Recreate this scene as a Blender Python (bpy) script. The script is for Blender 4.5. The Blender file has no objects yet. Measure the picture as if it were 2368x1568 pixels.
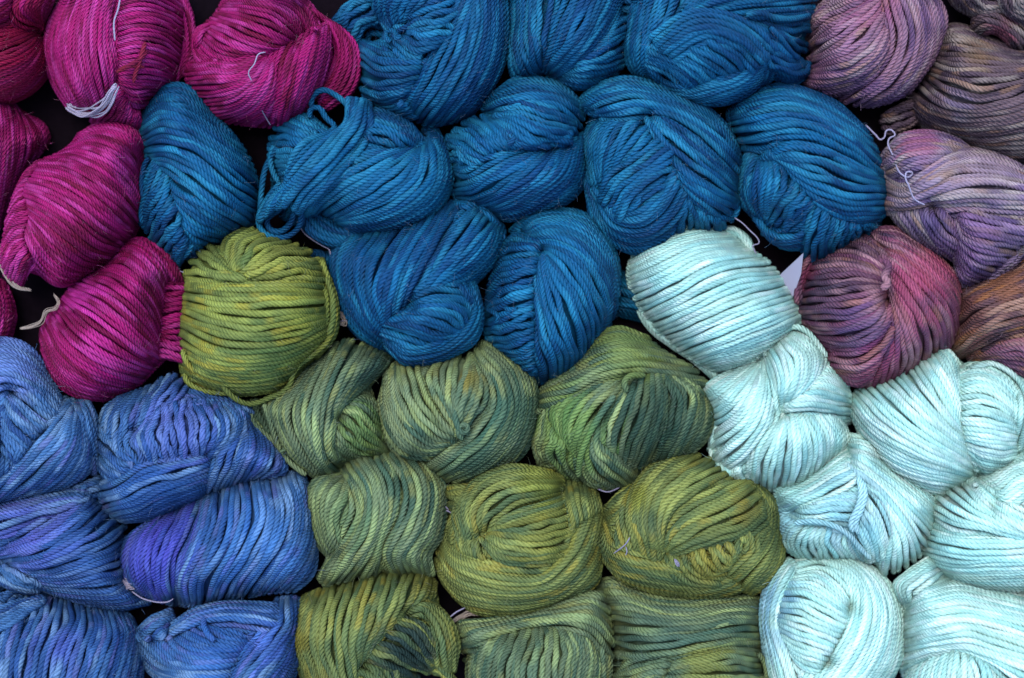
import bpy, math, random
import numpy as np

# ------------------------------------------------------------------ frame
# photo units: 1 unit = 1/2367 of the picture's width = 0.25 mm on the pile of yarn
W, H = 2367.0, 1568.0
S = 0.00025
CAM = 4400.0            # camera height above the reference level, in the same units
C = bpy.context.scene.collection
cam = bpy.data.cameras.new("camera")
co = bpy.data.objects.new("camera", cam); C.objects.link(co)
co.location = (0, 0, CAM*S)
cam.sensor_width = 36.0
cam.lens = 36.0*CAM/W
cam.clip_start = 0.05; cam.clip_end = 20
cam.dof.use_dof = True
cam.dof.focus_distance = (CAM-110)*S
cam.dof.aperture_fstop = 3.5
bpy.context.scene.camera = co
sc = bpy.context.scene
sc.view_settings.view_transform = 'Standard'
sc.view_settings.look = 'None'
sc.view_settings.exposure = 1.65
sc.view_settings.gamma = 1.0
sc.cycles.max_bounces = 6
sc.cycles.diffuse_bounces = 1

w = bpy.data.worlds.new("World"); sc.world = w; w.use_nodes = True
nt = w.node_tree
sky = nt.nodes.new("ShaderNodeTexSky"); sky.sky_type = 'NISHITA'; sky.sun_disc = False
SUN_EL, SUN_AZ = math.radians(70), math.radians(-25)
sky.sun_elevation = SUN_EL; sky.sun_rotation = SUN_AZ
sky.air_density = 1.0; sky.dust_density = 1.0; sky.ozone_density = 0.6
nt.links.new(sky.outputs[0], nt.nodes["Background"].inputs[0])
nt.nodes["Background"].inputs[1].default_value = 0.15
sun = bpy.data.lights.new("sun", 'SUN'); sun.energy = 0.85; sun.angle = math.radians(30)
sun.color = (1.0, 0.98, 0.96)
so = bpy.data.objects.new("sun", sun); C.objects.link(so)
so.rotation_euler = (-(math.pi/2-SUN_EL), 0, -SUN_AZ)   # light comes from the top edge of the picture

rng = np.random.RandomState(7)

# ------------------------------------------------------------------ materials
def yarn_material(name, bump, sheen, rough, deep=3.1):
    m = bpy.data.materials.new(name); m.use_nodes = True
    t = m.node_tree; N = t.nodes; L = t.links
    p = N["Principled BSDF"]
    at = N.new("ShaderNodeAttribute"); at.attribute_name = "dye"
    uv = N.new("ShaderNodeUVMap"); uv.uv_map = "UVMap"
    sep = N.new("ShaderNodeSeparateXYZ"); L.new(uv.outputs[0], sep.inputs[0])
    # the plies: 4 round the strand, one passing every 10.5 units along it
    a = N.new("ShaderNodeMath"); a.operation = 'MULTIPLY_ADD'
    L.new(sep.outputs[1], a.inputs[0]); a.inputs[1].default_value = PLY; L.new(sep.outputs[0], a.inputs[2])
    s = N.new("ShaderNodeMath"); s.operation = 'MULTIPLY'; L.new(a.outputs[0], s.inputs[0]); s.inputs[1].default_value = math.pi
    sn = N.new("ShaderNodeMath"); sn.operation = 'SINE'; L.new(s.outputs[0], sn.inputs[0])
    ab = N.new("ShaderNodeMath"); ab.operation = 'ABSOLUTE'; L.new(sn.outputs[0], ab.inputs[0])
    pw = N.new("ShaderNodeMath"); pw.operation = 'POWER'; L.new(ab.outputs[0], pw.inputs[0]); pw.inputs[1].default_value = 0.8
    # fibres, drawn out along the ply
    mp = N.new("ShaderNodeCombineXYZ")
    m1 = N.new("ShaderNodeMath"); m1.operation = 'MULTIPLY'; L.new(a.outputs[0], m1.inputs[0]); m1.inputs[1].default_value = 5.0
    m2 = N.new("ShaderNodeMath"); m2.operation = 'MULTIPLY'; L.new(sep.outputs[0], m2.inputs[0]); m2.inputs[1].default_value = 1.1
    oi = N.new("ShaderNodeObjectInfo")
    m3 = N.new("ShaderNodeMath"); m3.operation = 'MULTIPLY'; L.new(oi.outputs["Random"], m3.inputs[0]); m3.inputs[1].default_value = 97.0
    L.new(m1.outputs[0], mp.inputs[0]); L.new(m2.outputs[0], mp.inputs[1]); L.new(m3.outputs[0], mp.inputs[2])
    no = N.new("ShaderNodeTexNoise"); no.inputs["Scale"].default_value = 1.0; no.inputs["Detail"].default_value = 3
    L.new(mp.outputs[0], no.inputs["Vector"])
    h = N.new("ShaderNodeMath"); h.operation = 'MULTIPLY_ADD'
    L.new(no.outputs[0], h.inputs[0]); h.inputs[1].default_value = 0.35; L.new(pw.outputs[0], h.inputs[2])
    b = N.new("ShaderNodeBump"); b.inputs["Strength"].default_value = bump; b.inputs["Distance"].default_value = deep*S
    L.new(h.outputs[0], b.inputs["Height"]); L.new(b.outputs[0], p.inputs["Normal"])
    # uneven uptake of the dye along the fibres
    mr = N.new("ShaderNodeMapRange"); L.new(no.outputs[0], mr.inputs[0])
    mr.inputs[1].default_value = .25; mr.inputs[2].default_value = .75
    mr.inputs[3].default_value = .72; mr.inputs[4].default_value = 1.25
    mx = N.new("ShaderNodeVectorMath"); mx.operation = 'SCALE'
    L.new(at.outputs["Color"], mx.inputs[0]); L.new(mr.outputs[0], mx.inputs["Scale"])
    L.new(mx.outputs[0], p.inputs["Base Color"])
    p.inputs["Roughness"].default_value = rough
    p.inputs["Specular IOR Level"].default_value = 0.12
    p.inputs["Sheen Weight"].default_value = sheen
    p.inputs["Sheen Roughness"].default_value = 0.45
    return m
PLY = 4.0
YARN = yarn_material("dyed_wool", 1.0, 0.0, 0.6)
FIBRE = yarn_material("loose_fibre", 0.0, 0.3, 0.9)
PALE = yarn_material("pale_dyed_wool", 0.8, 0.0, 0.8, 2.3)
TIE = yarn_material("cotton_thread", 0.5, 0.15, 0.8)

def plain(name, col, rough=0.8, scale=60):
    m = bpy.data.materials.new(name); m.use_nodes = True
    N = m.node_tree.nodes; L = m.node_tree.links; p = N["Principled BSDF"]
    tc = N.new("ShaderNodeTexCoord"); no = N.new("ShaderNodeTexNoise"); no.inputs["Scale"].default_value = scale
    L.new(tc.outputs["Object"], no.inputs["Vector"])
    r = N.new("ShaderNodeValToRGB"); L.new(no.outputs[0], r.inputs[0])
    r.color_ramp.elements[0].position = .3; r.color_ramp.elements[1].position = .7
    r.color_ramp.elements[0].color = (*[c*.8 for c in col], 1); r.color_ramp.elements[1].color = (*[min(1, c*1.15) for c in col], 1)
    L.new(r.outputs[0], p.inputs["Base Color"]); p.inputs["Roughness"].default_value = rough
    return m

# ------------------------------------------------------------------ colours
def lin(hexs):
    c = np.array([int(hexs[i:i+2], 16) for i in (0, 2, 4)])/255.0
    return np.where(c <= .04045, c/12.92, ((c+.055)/1.055)**2.4)
# main dye, second dye (broad patches), third dye (single strands), fleck
PAL = {
 'mag':  ['ac1c6c', '780e42', 'c43c90', '6c0a2c'],
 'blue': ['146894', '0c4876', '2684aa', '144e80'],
 'teal': ['0c5878', '0c4c68', '106080', '0c4058'],
 'mauv': ['9c7486', '6e5070', 'b89a9e', 'a88074'],
 'grey': ['745e64', '4c3c48', 'a09088', '94705c'],
 'lila': ['968098', '645078', 'b8a8a4', 'a88474'],
 'plum': ['86506a', '3c3446', 'b4848c', '9c685c'],
 'rust': ['8c6058', '54404c', 'b08874', 'b07444'],
 'cyan': ['b2dccc', '9ad0c6', 'cae8dc', '90cac6'],
 'lime': ['7e8c48', '5e743e', '9ca850', 'a49c3c'],
 'gree': ['788a64', '4c6a54', '9cb072', '949858'],
 'olve': ['7e8a4c', '5a7048', '9ca456', 'a09844'],
 'peri': ['4470a0', '2a4e84', '6e92b8', '6068a8'],
}
ALB = {'cyan': .82, 'peri': .74, 'mag': .66, 'gree': .66, 'olve': .64, 'lime': .64, 'mauv': .68, 'lila': .68, 'plum': .64}
PAL = {k: [lin(c)*ALB.get(k, .60) for c in v] for k, v in PAL.items()}

def fnoise(x, y, seed):
    """smooth 2-D noise in -1..1"""
    r = np.random.RandomState(seed); o = 0
    for k in range(6):
        a = r.uniform(0, 2*math.pi); f = r.uniform(.6, 1.7)
        o = o+np.sin((x*math.cos(a)+y*math.sin(a))*f+r.uniform(0, 6.28)+1.3*np.sin((y*math.cos(a)-x*math.sin(a))*f*.7+r.uniform(0, 6.28)))
    return o/3.4
def snoise(s, seed):
    r = np.random.RandomState(seed); o = 0
    for f, a in ((.012, 1), (.03, .8), (.07, .5)):
        f = f*r.uniform(.7, 1.4); o = o+a*np.sin(s*f+r.uniform(0, 6.28))
    return o/1.6
def sstep(a, b, x):
    t = np.clip((x-a)/(b-a), 0, 1); return t*t*(3-2*t)

def dye(px, py, s, seed, sk):
    """colour of the wool at photo position px,py; s = length along the strand"""
    p = sk['pal']; spots = sk['spots']
    n1 = fnoise(px/110., py/110., sk['seed'])
    n2 = snoise(s*.8, seed)
    r = np.random.RandomState(seed+5)
    q = r.uniform(-.5, .5)
    base = p[0][None]*np.ones((len(px), 1))
    a = sstep(-.5, .9, n1*.5+.6*n2+q)[:, None]; base = base*(1-a)+p[1]*a
    a = (sstep(0, 1.0, snoise(s*.9, seed+57)*.9-.4*n1+r.uniform(-.5, .5))*.9)[:, None]; base = base*(1-a)+p[2]*a
    n3 = snoise(s*1.1, seed+91)
    a = (sstep(.5, 1.1, n3+r.uniform(-.7, .4)+.3*fnoise(px/90., py/90., sk['seed']+3))*sk['fleck'])[:, None]; base = base*(1-a)+p[3]*a
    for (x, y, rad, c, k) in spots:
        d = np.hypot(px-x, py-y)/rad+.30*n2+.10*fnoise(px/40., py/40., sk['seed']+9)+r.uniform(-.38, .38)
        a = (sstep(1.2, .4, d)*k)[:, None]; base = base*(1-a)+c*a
    v = 1+.12*snoise(s*1.7, seed+33)+r.uniform(-.16, .14)
    return np.clip(base*v[:, None], 0, .95)

# ------------------------------------------------------------------ curves
def catmull(P, n):
    P = np.asarray(P, float)
    if len(P) == 2:
        t = np.linspace(0, 1, n)[:, None]; return P[0]*(1-t)+P[1]*t
    Q = np.vstack([2*P[0]-P[1], P, 2*P[-1]-P[-2]])
    seg = np.maximum(np.linalg.norm(np.diff(Q[:, :2], axis=0), axis=1), 1e-3)**.5
    T = np.concatenate([[0], np.cumsum(seg)])
    t = np.linspace(T[1], T[-2], n*3)
    i = np.clip(np.searchsorted(T, t, 'right')-1, 1, len(P)-1)
    i = np.minimum(i, len(Q)-3)
    def L(a, b, ta, tb): return a*((tb-t)/(tb-ta))[:, None]+b*((t-ta)/(tb-ta))[:, None]
    p0, p1, p2, p3 = Q[i-1], Q[i], Q[i+1], Q[i+2]; t0, t1, t2, t3 = T[i-1], T[i], T[i+1], T[i+2]
    A1 = L(p0, p1, t0, t1); A2 = L(p1, p2, t1, t2); A3 = L(p2, p3, t2, t3)
    B1 = L(A1, A2, t0, t2); B2 = L(A2, A3, t1, t3); R = L(B1, B2, t1, t2)
    d = np.concatenate([[0], np.cumsum(np.linalg.norm(np.diff(R, axis=0), axis=1))])
    q = np.linspace(0, d[-1], n)
    return np.stack([np.interp(q, d, R[:, k]) for k in range(R.shape[1])], 1)

def bilin(G, fx, fy):
    fx = np.clip(fx, 0, G.shape[1]-1.001); fy = np.clip(fy, 0, G.shape[0]-1.001)
    ix = fx.astype(int); iy = fy.astype(int); ax = fx-ix; ay = fy-iy
    return (G[iy, ix]*(1-ax)*(1-ay)+G[iy, ix+1]*ax*(1-ay)+G[iy+1, ix]*(1-ax)*ay+G[iy+1, ix+1]*ax*ay)

CELL = 6.0
class Field:
    """height field that swells away from the edge of a shape (a union of quad grids)"""
    def __init__(self, grids, R, blur, power=.5, fill=False):
        allp = np.concatenate([g.reshape(-1, 2) for g in grids])
        self.o = allp.min(0)-6*CELL; n = np.ceil((allp.max(0)+6*CELL-self.o)/CELL).astype(int)
        M = np.zeros((n[1]+1, n[0]+1), bool)
        for g in grids:
            a = g
            # fill by dense sampling of the grid
            nu = int(np.linalg.norm(np.diff(a, axis=0), axis=2).sum(0).max()/(CELL*.6))+2
            nv = int(np.linalg.norm(np.diff(a, axis=1), axis=2).sum(1).max()/(CELL*.6))+2
            U = np.linspace(0, a.shape[0]-1, nu); V = np.linspace(0, a.shape[1]-1, nv)
            vv, uu = np.meshgrid(V, U)
            X = bilin(a[:, :, 0], vv, uu); Y = bilin(a[:, :, 1], vv, uu)
            M[np.clip(((Y-self.o[1])/CELL+.5).astype(int), 0, M.shape[0]-1), np.clip(((X-self.o[0])/CELL+.5).astype(int), 0, M.shape[1]-1)] = True
        # close pinholes
        P = np.pad(M, 1); nb = sum(np.roll(np.roll(P, i, 0), j, 1).astype(int) for i in (-1, 0, 1) for j in (-1, 0, 1))[1:-1, 1:-1]
        M = M | (nb >= 6)
        if fill:
            def grow(X, k, v):
                for q in range(k):
                    P = np.pad(X, 1, constant_values=v); Y = X.copy()
                    for i, j in ((0, 1), (1, 0), (1, 2), (2, 1)) + (((0, 0), (0, 2), (2, 0), (2, 2)) if q % 2 else ()):
                        Z = P[i:i+X.shape[0], j:j+X.shape[1]]; Y = (Y | Z) if not v else (Y & Z)
                    X = Y
                return X
            M = grow(grow(M, 5, False), 5, True) | M
            out = np.zeros_like(M); out[0, :] = out[-1, :] = True; out[:, 0] = out[:, -1] = True; out &= ~M
            while True:
                P = np.pad(out, 1); N2 = (out | P[:-2, 1:-1] | P[2:, 1:-1] | P[1:-1, :-2] | P[1:-1, 2:]) & ~M
                if N2.sum() == out.sum(): break
                out = N2
            M = ~out
        ys, xs = np.mgrid[0:M.shape[0], 0:M.shape[1]]
        wx = self.o[0]+xs*CELL; wy = self.o[1]+ys*CELL
        infr = (wx > 0) & (wx < W) & (wy > 0) & (wy < H)
        P = np.pad(M, 1, mode='edge'); er = np.ones_like(M)
        for i, j in ((0, 1), (1, 0), (1, 2), (2, 1)): er &= P[i:i+M.shape[0], j:j+M.shape[1]]
        rim = (~M) & infr
        # only outside cells touching the shape matter
        Pm = np.pad(M, 1); nb = np.zeros_like(M)
        for i in range(3):
            for j in range(3): nb |= Pm[i:i+M.shape[0], j:j+M.shape[1]]
        rim &= nb
        D = np.zeros(M.shape)
        ins = np.argwhere(M); ri = np.argwhere(rim)
        if len(ri) == 0: D[M] = R
        else:
            for k in range(0, len(ins), 2000):
                q = ins[k:k+2000]
                d = np.sqrt(((q[:, None, :]-ri[None])**2).sum(2)).min(1)*CELL-CELL*.5
                D[q[:, 0], q[:, 1]] = d
        self.maxd = D.max()
        R = min(R, self.maxd); self.R = R
        Z = (1-(1-np.clip(D/R, 0, 1))**2)**power
        for _ in range(blur):
            P = np.pad(Z, 1, mode='edge')
            Z2 = (P[:-2, 1:-1]+P[2:, 1:-1]+P[1:-1, :-2]+P[1:-1, 2:]+2*Z)/6
            Z = np.where(M, Z2, 0)
        self.Z = Z; self.M = M
    def __call__(self, x, y):
        return bilin(self.Z, (np.asarray(x)-self.o[0])/CELL, (np.asarray(y)-self.o[1])/CELL)

def world(P):
    """photo x, photo y, height -> metres (the place where that point of the photo lies at that height)"""
    k = 1-P[:, 2]/CAM
    return np.stack([(P[:, 0]-W/2)*k*S, (H/2-P[:, 1])*k*S, P[:, 2]*S], 1)

# ------------------------------------------------------------------ meshes
def mesh(name, V, F, mat, uv=None, col=None, parent=None, smooth=True):
    me = bpy.data.meshes.new(name)
    F = np.asarray(F, np.int32); n = F.shape[1]
    me.vertices.add(len(V)); me.vertices.foreach_set('co', np.asarray(V, np.float32).ravel())
    me.loops.add(F.size); me.loops.foreach_set('vertex_index', F.ravel())
    me.polygons.add(len(F)); me.polygons.foreach_set('loop_start', np.arange(0, F.size, n, dtype=np.int32))
    me.update(calc_edges=True)
    if smooth: me.polygons.foreach_set('use_smooth', np.ones(len(F), bool))
    if uv is not None:
        u = me.uv_layers.new(name='UVMap'); u.data.foreach_set('uv', np.asarray(uv, np.float32).ravel())
    if col is not None:
        c = me.color_attributes.new('dye', 'FLOAT_COLOR', 'POINT')
        c.data.foreach_set('color', np.concatenate([col, np.ones((len(col), 1))], 1).astype(np.float32).ravel())
    me.materials.append(mat)
    o = bpy.data.objects.new(name, me); C.objects.link(o)
    if parent is not None: o.parent = parent
    return o

NS = 7
def tube(name, P, r, mat, parent, sk=None, seed=0, colour=None, step=8.2, pitch=11.5, org=None):
    """P: polyline in photo units (x, y, height)"""
    L = np.linalg.norm(np.diff(P, axis=0), axis=1).sum()
    P = catmull(P, max(4, int(L/step)))
    Wd = world(P)
    d = np.linalg.norm(np.diff(Wd, axis=0), axis=1); s = np.concatenate([[0], np.cumsum(d)])/S
    T = np.gradient(Wd, axis=0); T /= np.maximum(np.linalg.norm(T, axis=1), 1e-9)[:, None]
    side = np.cross(T, [0, 0, 1.]); ln = np.linalg.norm(side, axis=1)
    for i in range(len(side)):
        if ln[i] < .08: side[i] = side[i-1] if i else np.array([1., 0, 0])
    side -= T*(side*T).sum(1)[:, None]; side /= np.linalg.norm(side, axis=1)[:, None]
    for i in range(1, len(side)):
        if (side[i]*side[i-1]).sum() < 0: side[i] = -side[i]
    up = np.cross(side, T)
    rr = np.asarray(r)*S*np.ones(len(P)) if np.ndim(r) == 0 else np.interp(np.linspace(0, 1, len(P)), np.linspace(0, 1, len(r)), r)*S
    rr = rr*(1+.06*snoise(s*4, seed+17))*(.96+.1*((seed*7919 % 101)/101.))
    rr[0] *= .55; rr[-1] *= .55
    a = np.arange(NS)/NS*2*math.pi
    V = Wd[:, None]+rr[:, None, None]*(np.cos(a)[None, :, None]*side[:, None]+np.sin(a)[None, :, None]*up[:, None])
    n = len(P); i, j = np.meshgrid(np.arange(n-1), np.arange(NS), indexing='ij'); i = i.ravel(); j = j.ravel(); j2 = (j+1) % NS
    F = np.stack([i*NS+j, (i+1)*NS+j, (i+1)*NS+j2, i*NS+j2], 1)
    us = s/pitch+(seed % 13)
    uv = np.stack([np.stack([us[i], j/NS], 1), np.stack([us[i+1], j/NS], 1), np.stack([us[i+1], (j+1)/NS], 1), np.stack([us[i], (j+1)/NS], 1)], 1)
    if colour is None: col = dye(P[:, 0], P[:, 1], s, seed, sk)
    else: col = np.clip(colour[None]*(1+.08*snoise(s, seed))[:, None], 0, .95)
    col = np.repeat(col, NS, 0)
    V = V.reshape(-1, 3)
    if org is not None: V = V-org
    return mesh(name, V, F, mat, uv.reshape(-1, 2), col, parent)

NFUZZ = [0]
def build_skein(sk, idx):
    tx, ty = sk['tile']; K = 1600/2367.*2367/4096.
    def conv(s): return np.array([[tx+float(a)*K, ty+float(b)*K] for a, b in (q.split(',') for q in s.split())])
    sk['pits'] = [(tx+x*K, ty+y*K) for x, y in sk['pits']]
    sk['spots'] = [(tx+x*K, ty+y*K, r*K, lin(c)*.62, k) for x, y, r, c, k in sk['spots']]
    folds = []
    NU, NV = 41, 61
    for h, guides in sk['folds']:
        G = np.stack([catmull(conv(g), NU) for g in guides], 1)      # NU x nguides x 2
        k = G.shape[1]
        if k == 2: D = G[:, :1]*(1-np.linspace(0, 1, NV))[None, :, None]+G[:, 1:]*np.linspace(0, 1, NV)[None, :, None]
        else:
            # smooth interpolation across the guides (uniform Catmull-Rom)
            Q = np.concatenate([2*G[:, :1]-G[:, 1:2], G, 2*G[:, -1:]-G[:, -2:-1]], 1)
            v = np.linspace(0, k-1, NV); i = np.minimum(v.astype(int), k-2); t = (v-i)[None, :, None]
            p0, p1, p2, p3 = Q[:, i], Q[:, i+1], Q[:, i+2], Q[:, i+3]
            D = .5*((2*p1)+(-p0+p2)*t+(2*p0-5*p1+4*p2-p3)*t*t+(-p0+3*p1-3*p2+p3)*t**3)
        folds.append((h, D))
    whole = Field([D for h, D in folds if h > -12] or [D for h, D in folds], 190, 6, power=.78, fill=True)
    A = 1.2*whole.R
    z0 = sk['z0']
    cen = np.mean([D.reshape(-1, 2).mean(0) for h, D in folds], 0)
    org = world(np.array([[cen[0], cen[1], z0-45.]]))[0]
    root = bpy.data.objects.new('yarn_skein', None); C.objects.link(root); root.location = org
    root.empty_display_size = .02
    root['label'] = sk['label']; root['category'] = 'yarn skein'; root['group'] = 'skeins of yarn packed side by side'
    d0 = sk['d']*(1.1 if sk['pal'] is PAL['mag'] or sk['pal'] is PAL['cyan'] else 1.15)
    # the hidden heart of the skein, showing only at the bottom of its creases
    st = 3; M = whole.M[::st, ::st]; Zc = whole.Z[::st, ::st]
    ids = -np.ones(M.shape, int); q = np.argwhere(M); ids[q[:, 0], q[:, 1]] = np.arange(len(q))
    cx = whole.o[0]+q[:, 1]*st*CELL; cy = whole.o[1]+q[:, 0]*st*CELL
    ctr = np.array([cx.mean(), cy.mean()]); cx = ctr[0]+(cx-ctr[0])*.95; cy = ctr[1]+(cy-ctr[1])*.95
    top = np.column_stack([cx, cy, z0-50+(A-45)*whole(cx, cy)]); bot = np.column_stack([cx, cy, np.full(len(q), z0-90.)])
    Fq = []
    for i in range(M.shape[0]-1):
        for j in range(M.shape[1]-1):
            c4 = (ids[i, j], ids[i+1, j], ids[i+1, j+1], ids[i, j+1])
            if min(c4) >= 0: Fq.append(c4)
    nq = len(q); Fq = np.array(Fq)
    ed = {}
    for f4 in Fq:
        for a, b in zip(f4, np.roll(f4, -1)): ed[(a, b)] = 1
    rim = [(b, a, a+nq, b+nq) for (a, b) in ed if (b, a) not in ed]
    Fq = np.vstack([Fq, Fq[:, ::-1]+nq, np.array(rim)])
    Vq = np.vstack([top, bot])
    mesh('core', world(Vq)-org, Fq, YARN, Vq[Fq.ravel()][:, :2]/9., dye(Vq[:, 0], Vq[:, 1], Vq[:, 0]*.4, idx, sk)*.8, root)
    FF = [Field([D], 90, 2, power=.66) for h, D in folds]
    for fi, (h, D) in enumerate(folds):
        f = FF[fi]
        B = .95*f.R
        def zof(x, y):
            z = z0+A*whole(x, y)+h*(3.0 if h > 0 else 1.3)+B*(f(x, y)-1)*.9
            for g, (hg, Dg) in enumerate(folds):                    # a fold lying over this one presses it down
                if hg > h: z = z-36*sstep(0, .45, FF[g](x, y))
            for qx, qy in sk['pits']:                               # where the strands are drawn in to a knot or tuck
                z = z-46*np.exp(-((x-qx)**2+(y-qy)**2)/19.**2)
            return z
        Z = zof(D[:, :, 0], D[:, :, 1])
        if h <= -12: Z = Z*0+z0+h*1.3+B*f(D[:, :, 0], D[:, :, 1])
        G3 = np.concatenate([D, Z[:, :, None]], 2)
        dv = np.linalg.norm(np.diff(G3, axis=1), axis=2)          # NU x NV-1
        width = dv.sum(1)
        wmax = np.percentile(width, 82)
        n = max(3, int(round(wmax/(d0*.97))))
        wt = np.clip(width/wmax, .05, 1)**2
        prof = (dv/np.maximum(width, 1)[:, None]*wt[:, None]).sum(0)/wt.sum()
        cv = np.concatenate([[0], np.cumsum(prof)]); cv /= cv[-1]
        # the body of the fold: a closed cushion just under its strands
        iu = np.linspace(0, NU-1, 15).round().astype(int); iv = np.linspace(0, NV-1, 15).round().astype(int)
        core = G3[np.ix_(iu, iv)].copy(); core[:, :, 2] -= d0*1.6
        cc = core.reshape(-1, 3); mid = cc[:, :2].mean(0)
        low = cc.copy(); low[:, :2] = mid+(low[:, :2]-mid)*.9; low[:, 2] = np.minimum(low[:, 2]-45, z0-40)
        nu, nv = 15, 15
        def idxs(off): return [[off+i*nv+j, off+(i+1)*nv+j, off+(i+1)*nv+j+1, off+i*nv+j+1] for i in range(nu-1) for j in range(nv-1)]
        Fc = idxs(0)+[q[::-1] for q in idxs(nu*nv)]
        ring = [i*nv for i in range(nu)]+[(nu-1)*nv+j for j in range(1, nv)]+[i*nv+nv-1 for i in range(nu-2, -1, -1)]+[j for j in range(nv-2, 0, -1)]
        for a, b in zip(ring, ring[1:]+ring[:1]): Fc.append([a, b, b+nu*nv, a+nu*nv])
        Vc = np.vstack([cc, low])
        colc = dye(Vc[:, 0], Vc[:, 1], Vc[:, 0]*.5, idx*101+fi, sk)
        Fc = np.array(Fc)
        body = mesh('fold', world(Vc)-org, Fc, YARN, (Vc[Fc.ravel()][:, :2]/9.), colc, root)
        # strands
        uu = np.linspace(0, 1, NU)
        items = [((i+.5)/n, 0) for i in range(n)]
        items += [(.004, k) for k in (1, 2, 3)]+[(.996, k) for k in (1, 2, 3)]
        for si, (v0, under) in enumerate(items):
            seed = int(idx*7919+fi*613+si*31) % 1000003
            r = np.random.RandomState(seed)
            sp = width/(n*d0)                                      # <1 where the bundle is squeezed
            over = np.clip(1-sp, 0, .85)
            amp = .28 if sk['loose'] else .16
            wob = (amp*snoise(uu*280, seed+1)+r.uniform(-.27, .27)*(1.0 if sk['loose'] else .6))/n*(1+1.5*over)
            vv = np.clip(v0+wob, 0, 1)
            fv = np.interp(vv, cv, np.arange(NV))
            X = bilin(D[:, :, 0], fv, np.arange(NU)); Y = bilin(D[:, :, 1], fv, np.arange(NU)); ZZ = bilin(Z, fv, np.arange(NU))
            lay = (si % 3)*.38+r.uniform(-.1, .25)
            ZZ = ZZ-over*d0*lay*1.3+d0*(.17*snoise(uu*240, seed+2)+r.uniform(-.26, .18)*(1.0 if sk['loose'] else .7))
            if under:                                               # the bundle goes on, sinking, under its neighbour or round the skein's flank
                c2 = D[:, NV//2]; dd = np.stack([X, Y], 1)-c2; dd /= np.maximum(np.linalg.norm(dd, axis=1), 1)[:, None]
                tn = np.gradient(np.stack([X, Y], 1), axis=0); tn /= np.maximum(np.linalg.norm(tn, axis=1), 1e-3)[:, None]
                dd = dd-tn*(dd*tn).sum(1)[:, None]; dd /= np.maximum(np.linalg.norm(dd, axis=1), .3)[:, None]
                off = d0*.78*under
                wi = np.clip(whole(X+dd[:, 0]*off*1.2, Y+dd[:, 1]*off*1.2)*2.2, 0, 1)
                kk = np.ones(9)/9; wi = np.convolve(np.pad(wi, 4, mode='edge'), kk, 'valid')
                X = X+dd[:, 0]*off*(wi*1.1-.1); Y = Y+dd[:, 1]*off*(wi*1.1-.1)
                ZZ = ZZ-d0*under*(.95-.27*wi)
            P = np.stack([X, Y, ZZ], 1)
            for e in (0, 1):                                        # both ends go on and turn down into the skein
                a, b = (P[0], P[2]) if e == 0 else (P[-1], P[-3])
                t = (a-b)[:2]; t = t/max(np.linalg.norm(t), 1e-3)
                far = a[:2]+t*2.4*d0
                wi = float(np.clip(whole(far[0], far[1])*2.5, 0, 1))
                o1 = ((.4, .55), (.5, 1.5), (.2, 3.1)); o2 = ((.8, .5), (1.5, 1.4), (2.0, 2.8))
                ex = np.array([[a[0]+t[0]*q*d0, a[1]+t[1]*q*d0, a[2]-dz*d0] for q, dz in [(p1[0]*(1-wi)+p2[0]*wi, p1[1]*(1-wi)+p2[1]*wi) for p1, p2 in zip(o1, o2)]])
                P = np.vstack([ex[::-1], P]) if e == 0 else np.vstack([P, ex])
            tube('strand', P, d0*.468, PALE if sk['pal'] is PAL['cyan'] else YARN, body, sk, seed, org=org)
    def zs(x, y): return z0+A*whole(x, y)
    for kind, lift, rad, pts, col in sk['extra']:
        q = conv(pts); q = catmull(q, 24)
        z = zs(q[:, 0], q[:, 1])
        P = np.pad(z, 3, mode='edge'); z = np.mean([P[i:i+len(z)] for i in range(7)], 0)+lift
        if lift < -20: z = np.full(len(q), z0+20.0)+lift*.6+8*np.sin(np.linspace(0, 3, len(q)))
        P = np.column_stack([q, z]); seed = idx*77+len(pts)
        if kind == 'l': tube('loose_strand', P, rad, YARN, root, sk, seed, org=org, colour=None if col is None else lin(col))
        elif kind == 't':
            tube('cotton_tie', P, rad*.42, TIE, root, sk, seed, colour=lin('8e88a0'), pitch=7, step=5, org=org)
        else:                                                       # frayed tie: a tuft of fine threads
            t = tube('cotton_tie', P, rad*.35, TIE, root, sk, seed, colour=lin('8e8698' if lift > 0 else '8a7c70'), pitch=7, step=5, org=org)
            r = np.random.RandomState(seed)
            for k in range(7):
                Q = P.copy(); m = len(Q); ww = np.sin(np.linspace(0, math.pi, m))*.7+.5
                Q[:, 0] += rad*(r.uniform(-1, 1)+.5*snoise(np.linspace(0, 200, m), seed+k))*ww
                Q[:, 1] += rad*(r.uniform(-1, 1)+.5*snoise(np.linspace(0, 200, m), seed+k+50))*ww
                Q[:, 2] += rad*r.uniform(-.4, .8)
                tube('thread', Q, rad*.22, TIE, t, sk, seed+k, colour=lin('968ea2' if lift > 0 else '94867a'), pitch=7, step=6, org=org)
    # fine stray fibres standing off the wool
    r = np.random.RandomState(idx+900); cells = np.argwhere(whole.M)
    Vf, Ff, Cf = [], [], []
    nf = int(len(cells)*.04)
    pick = cells[r.randint(0, len(cells), nf)]
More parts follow.
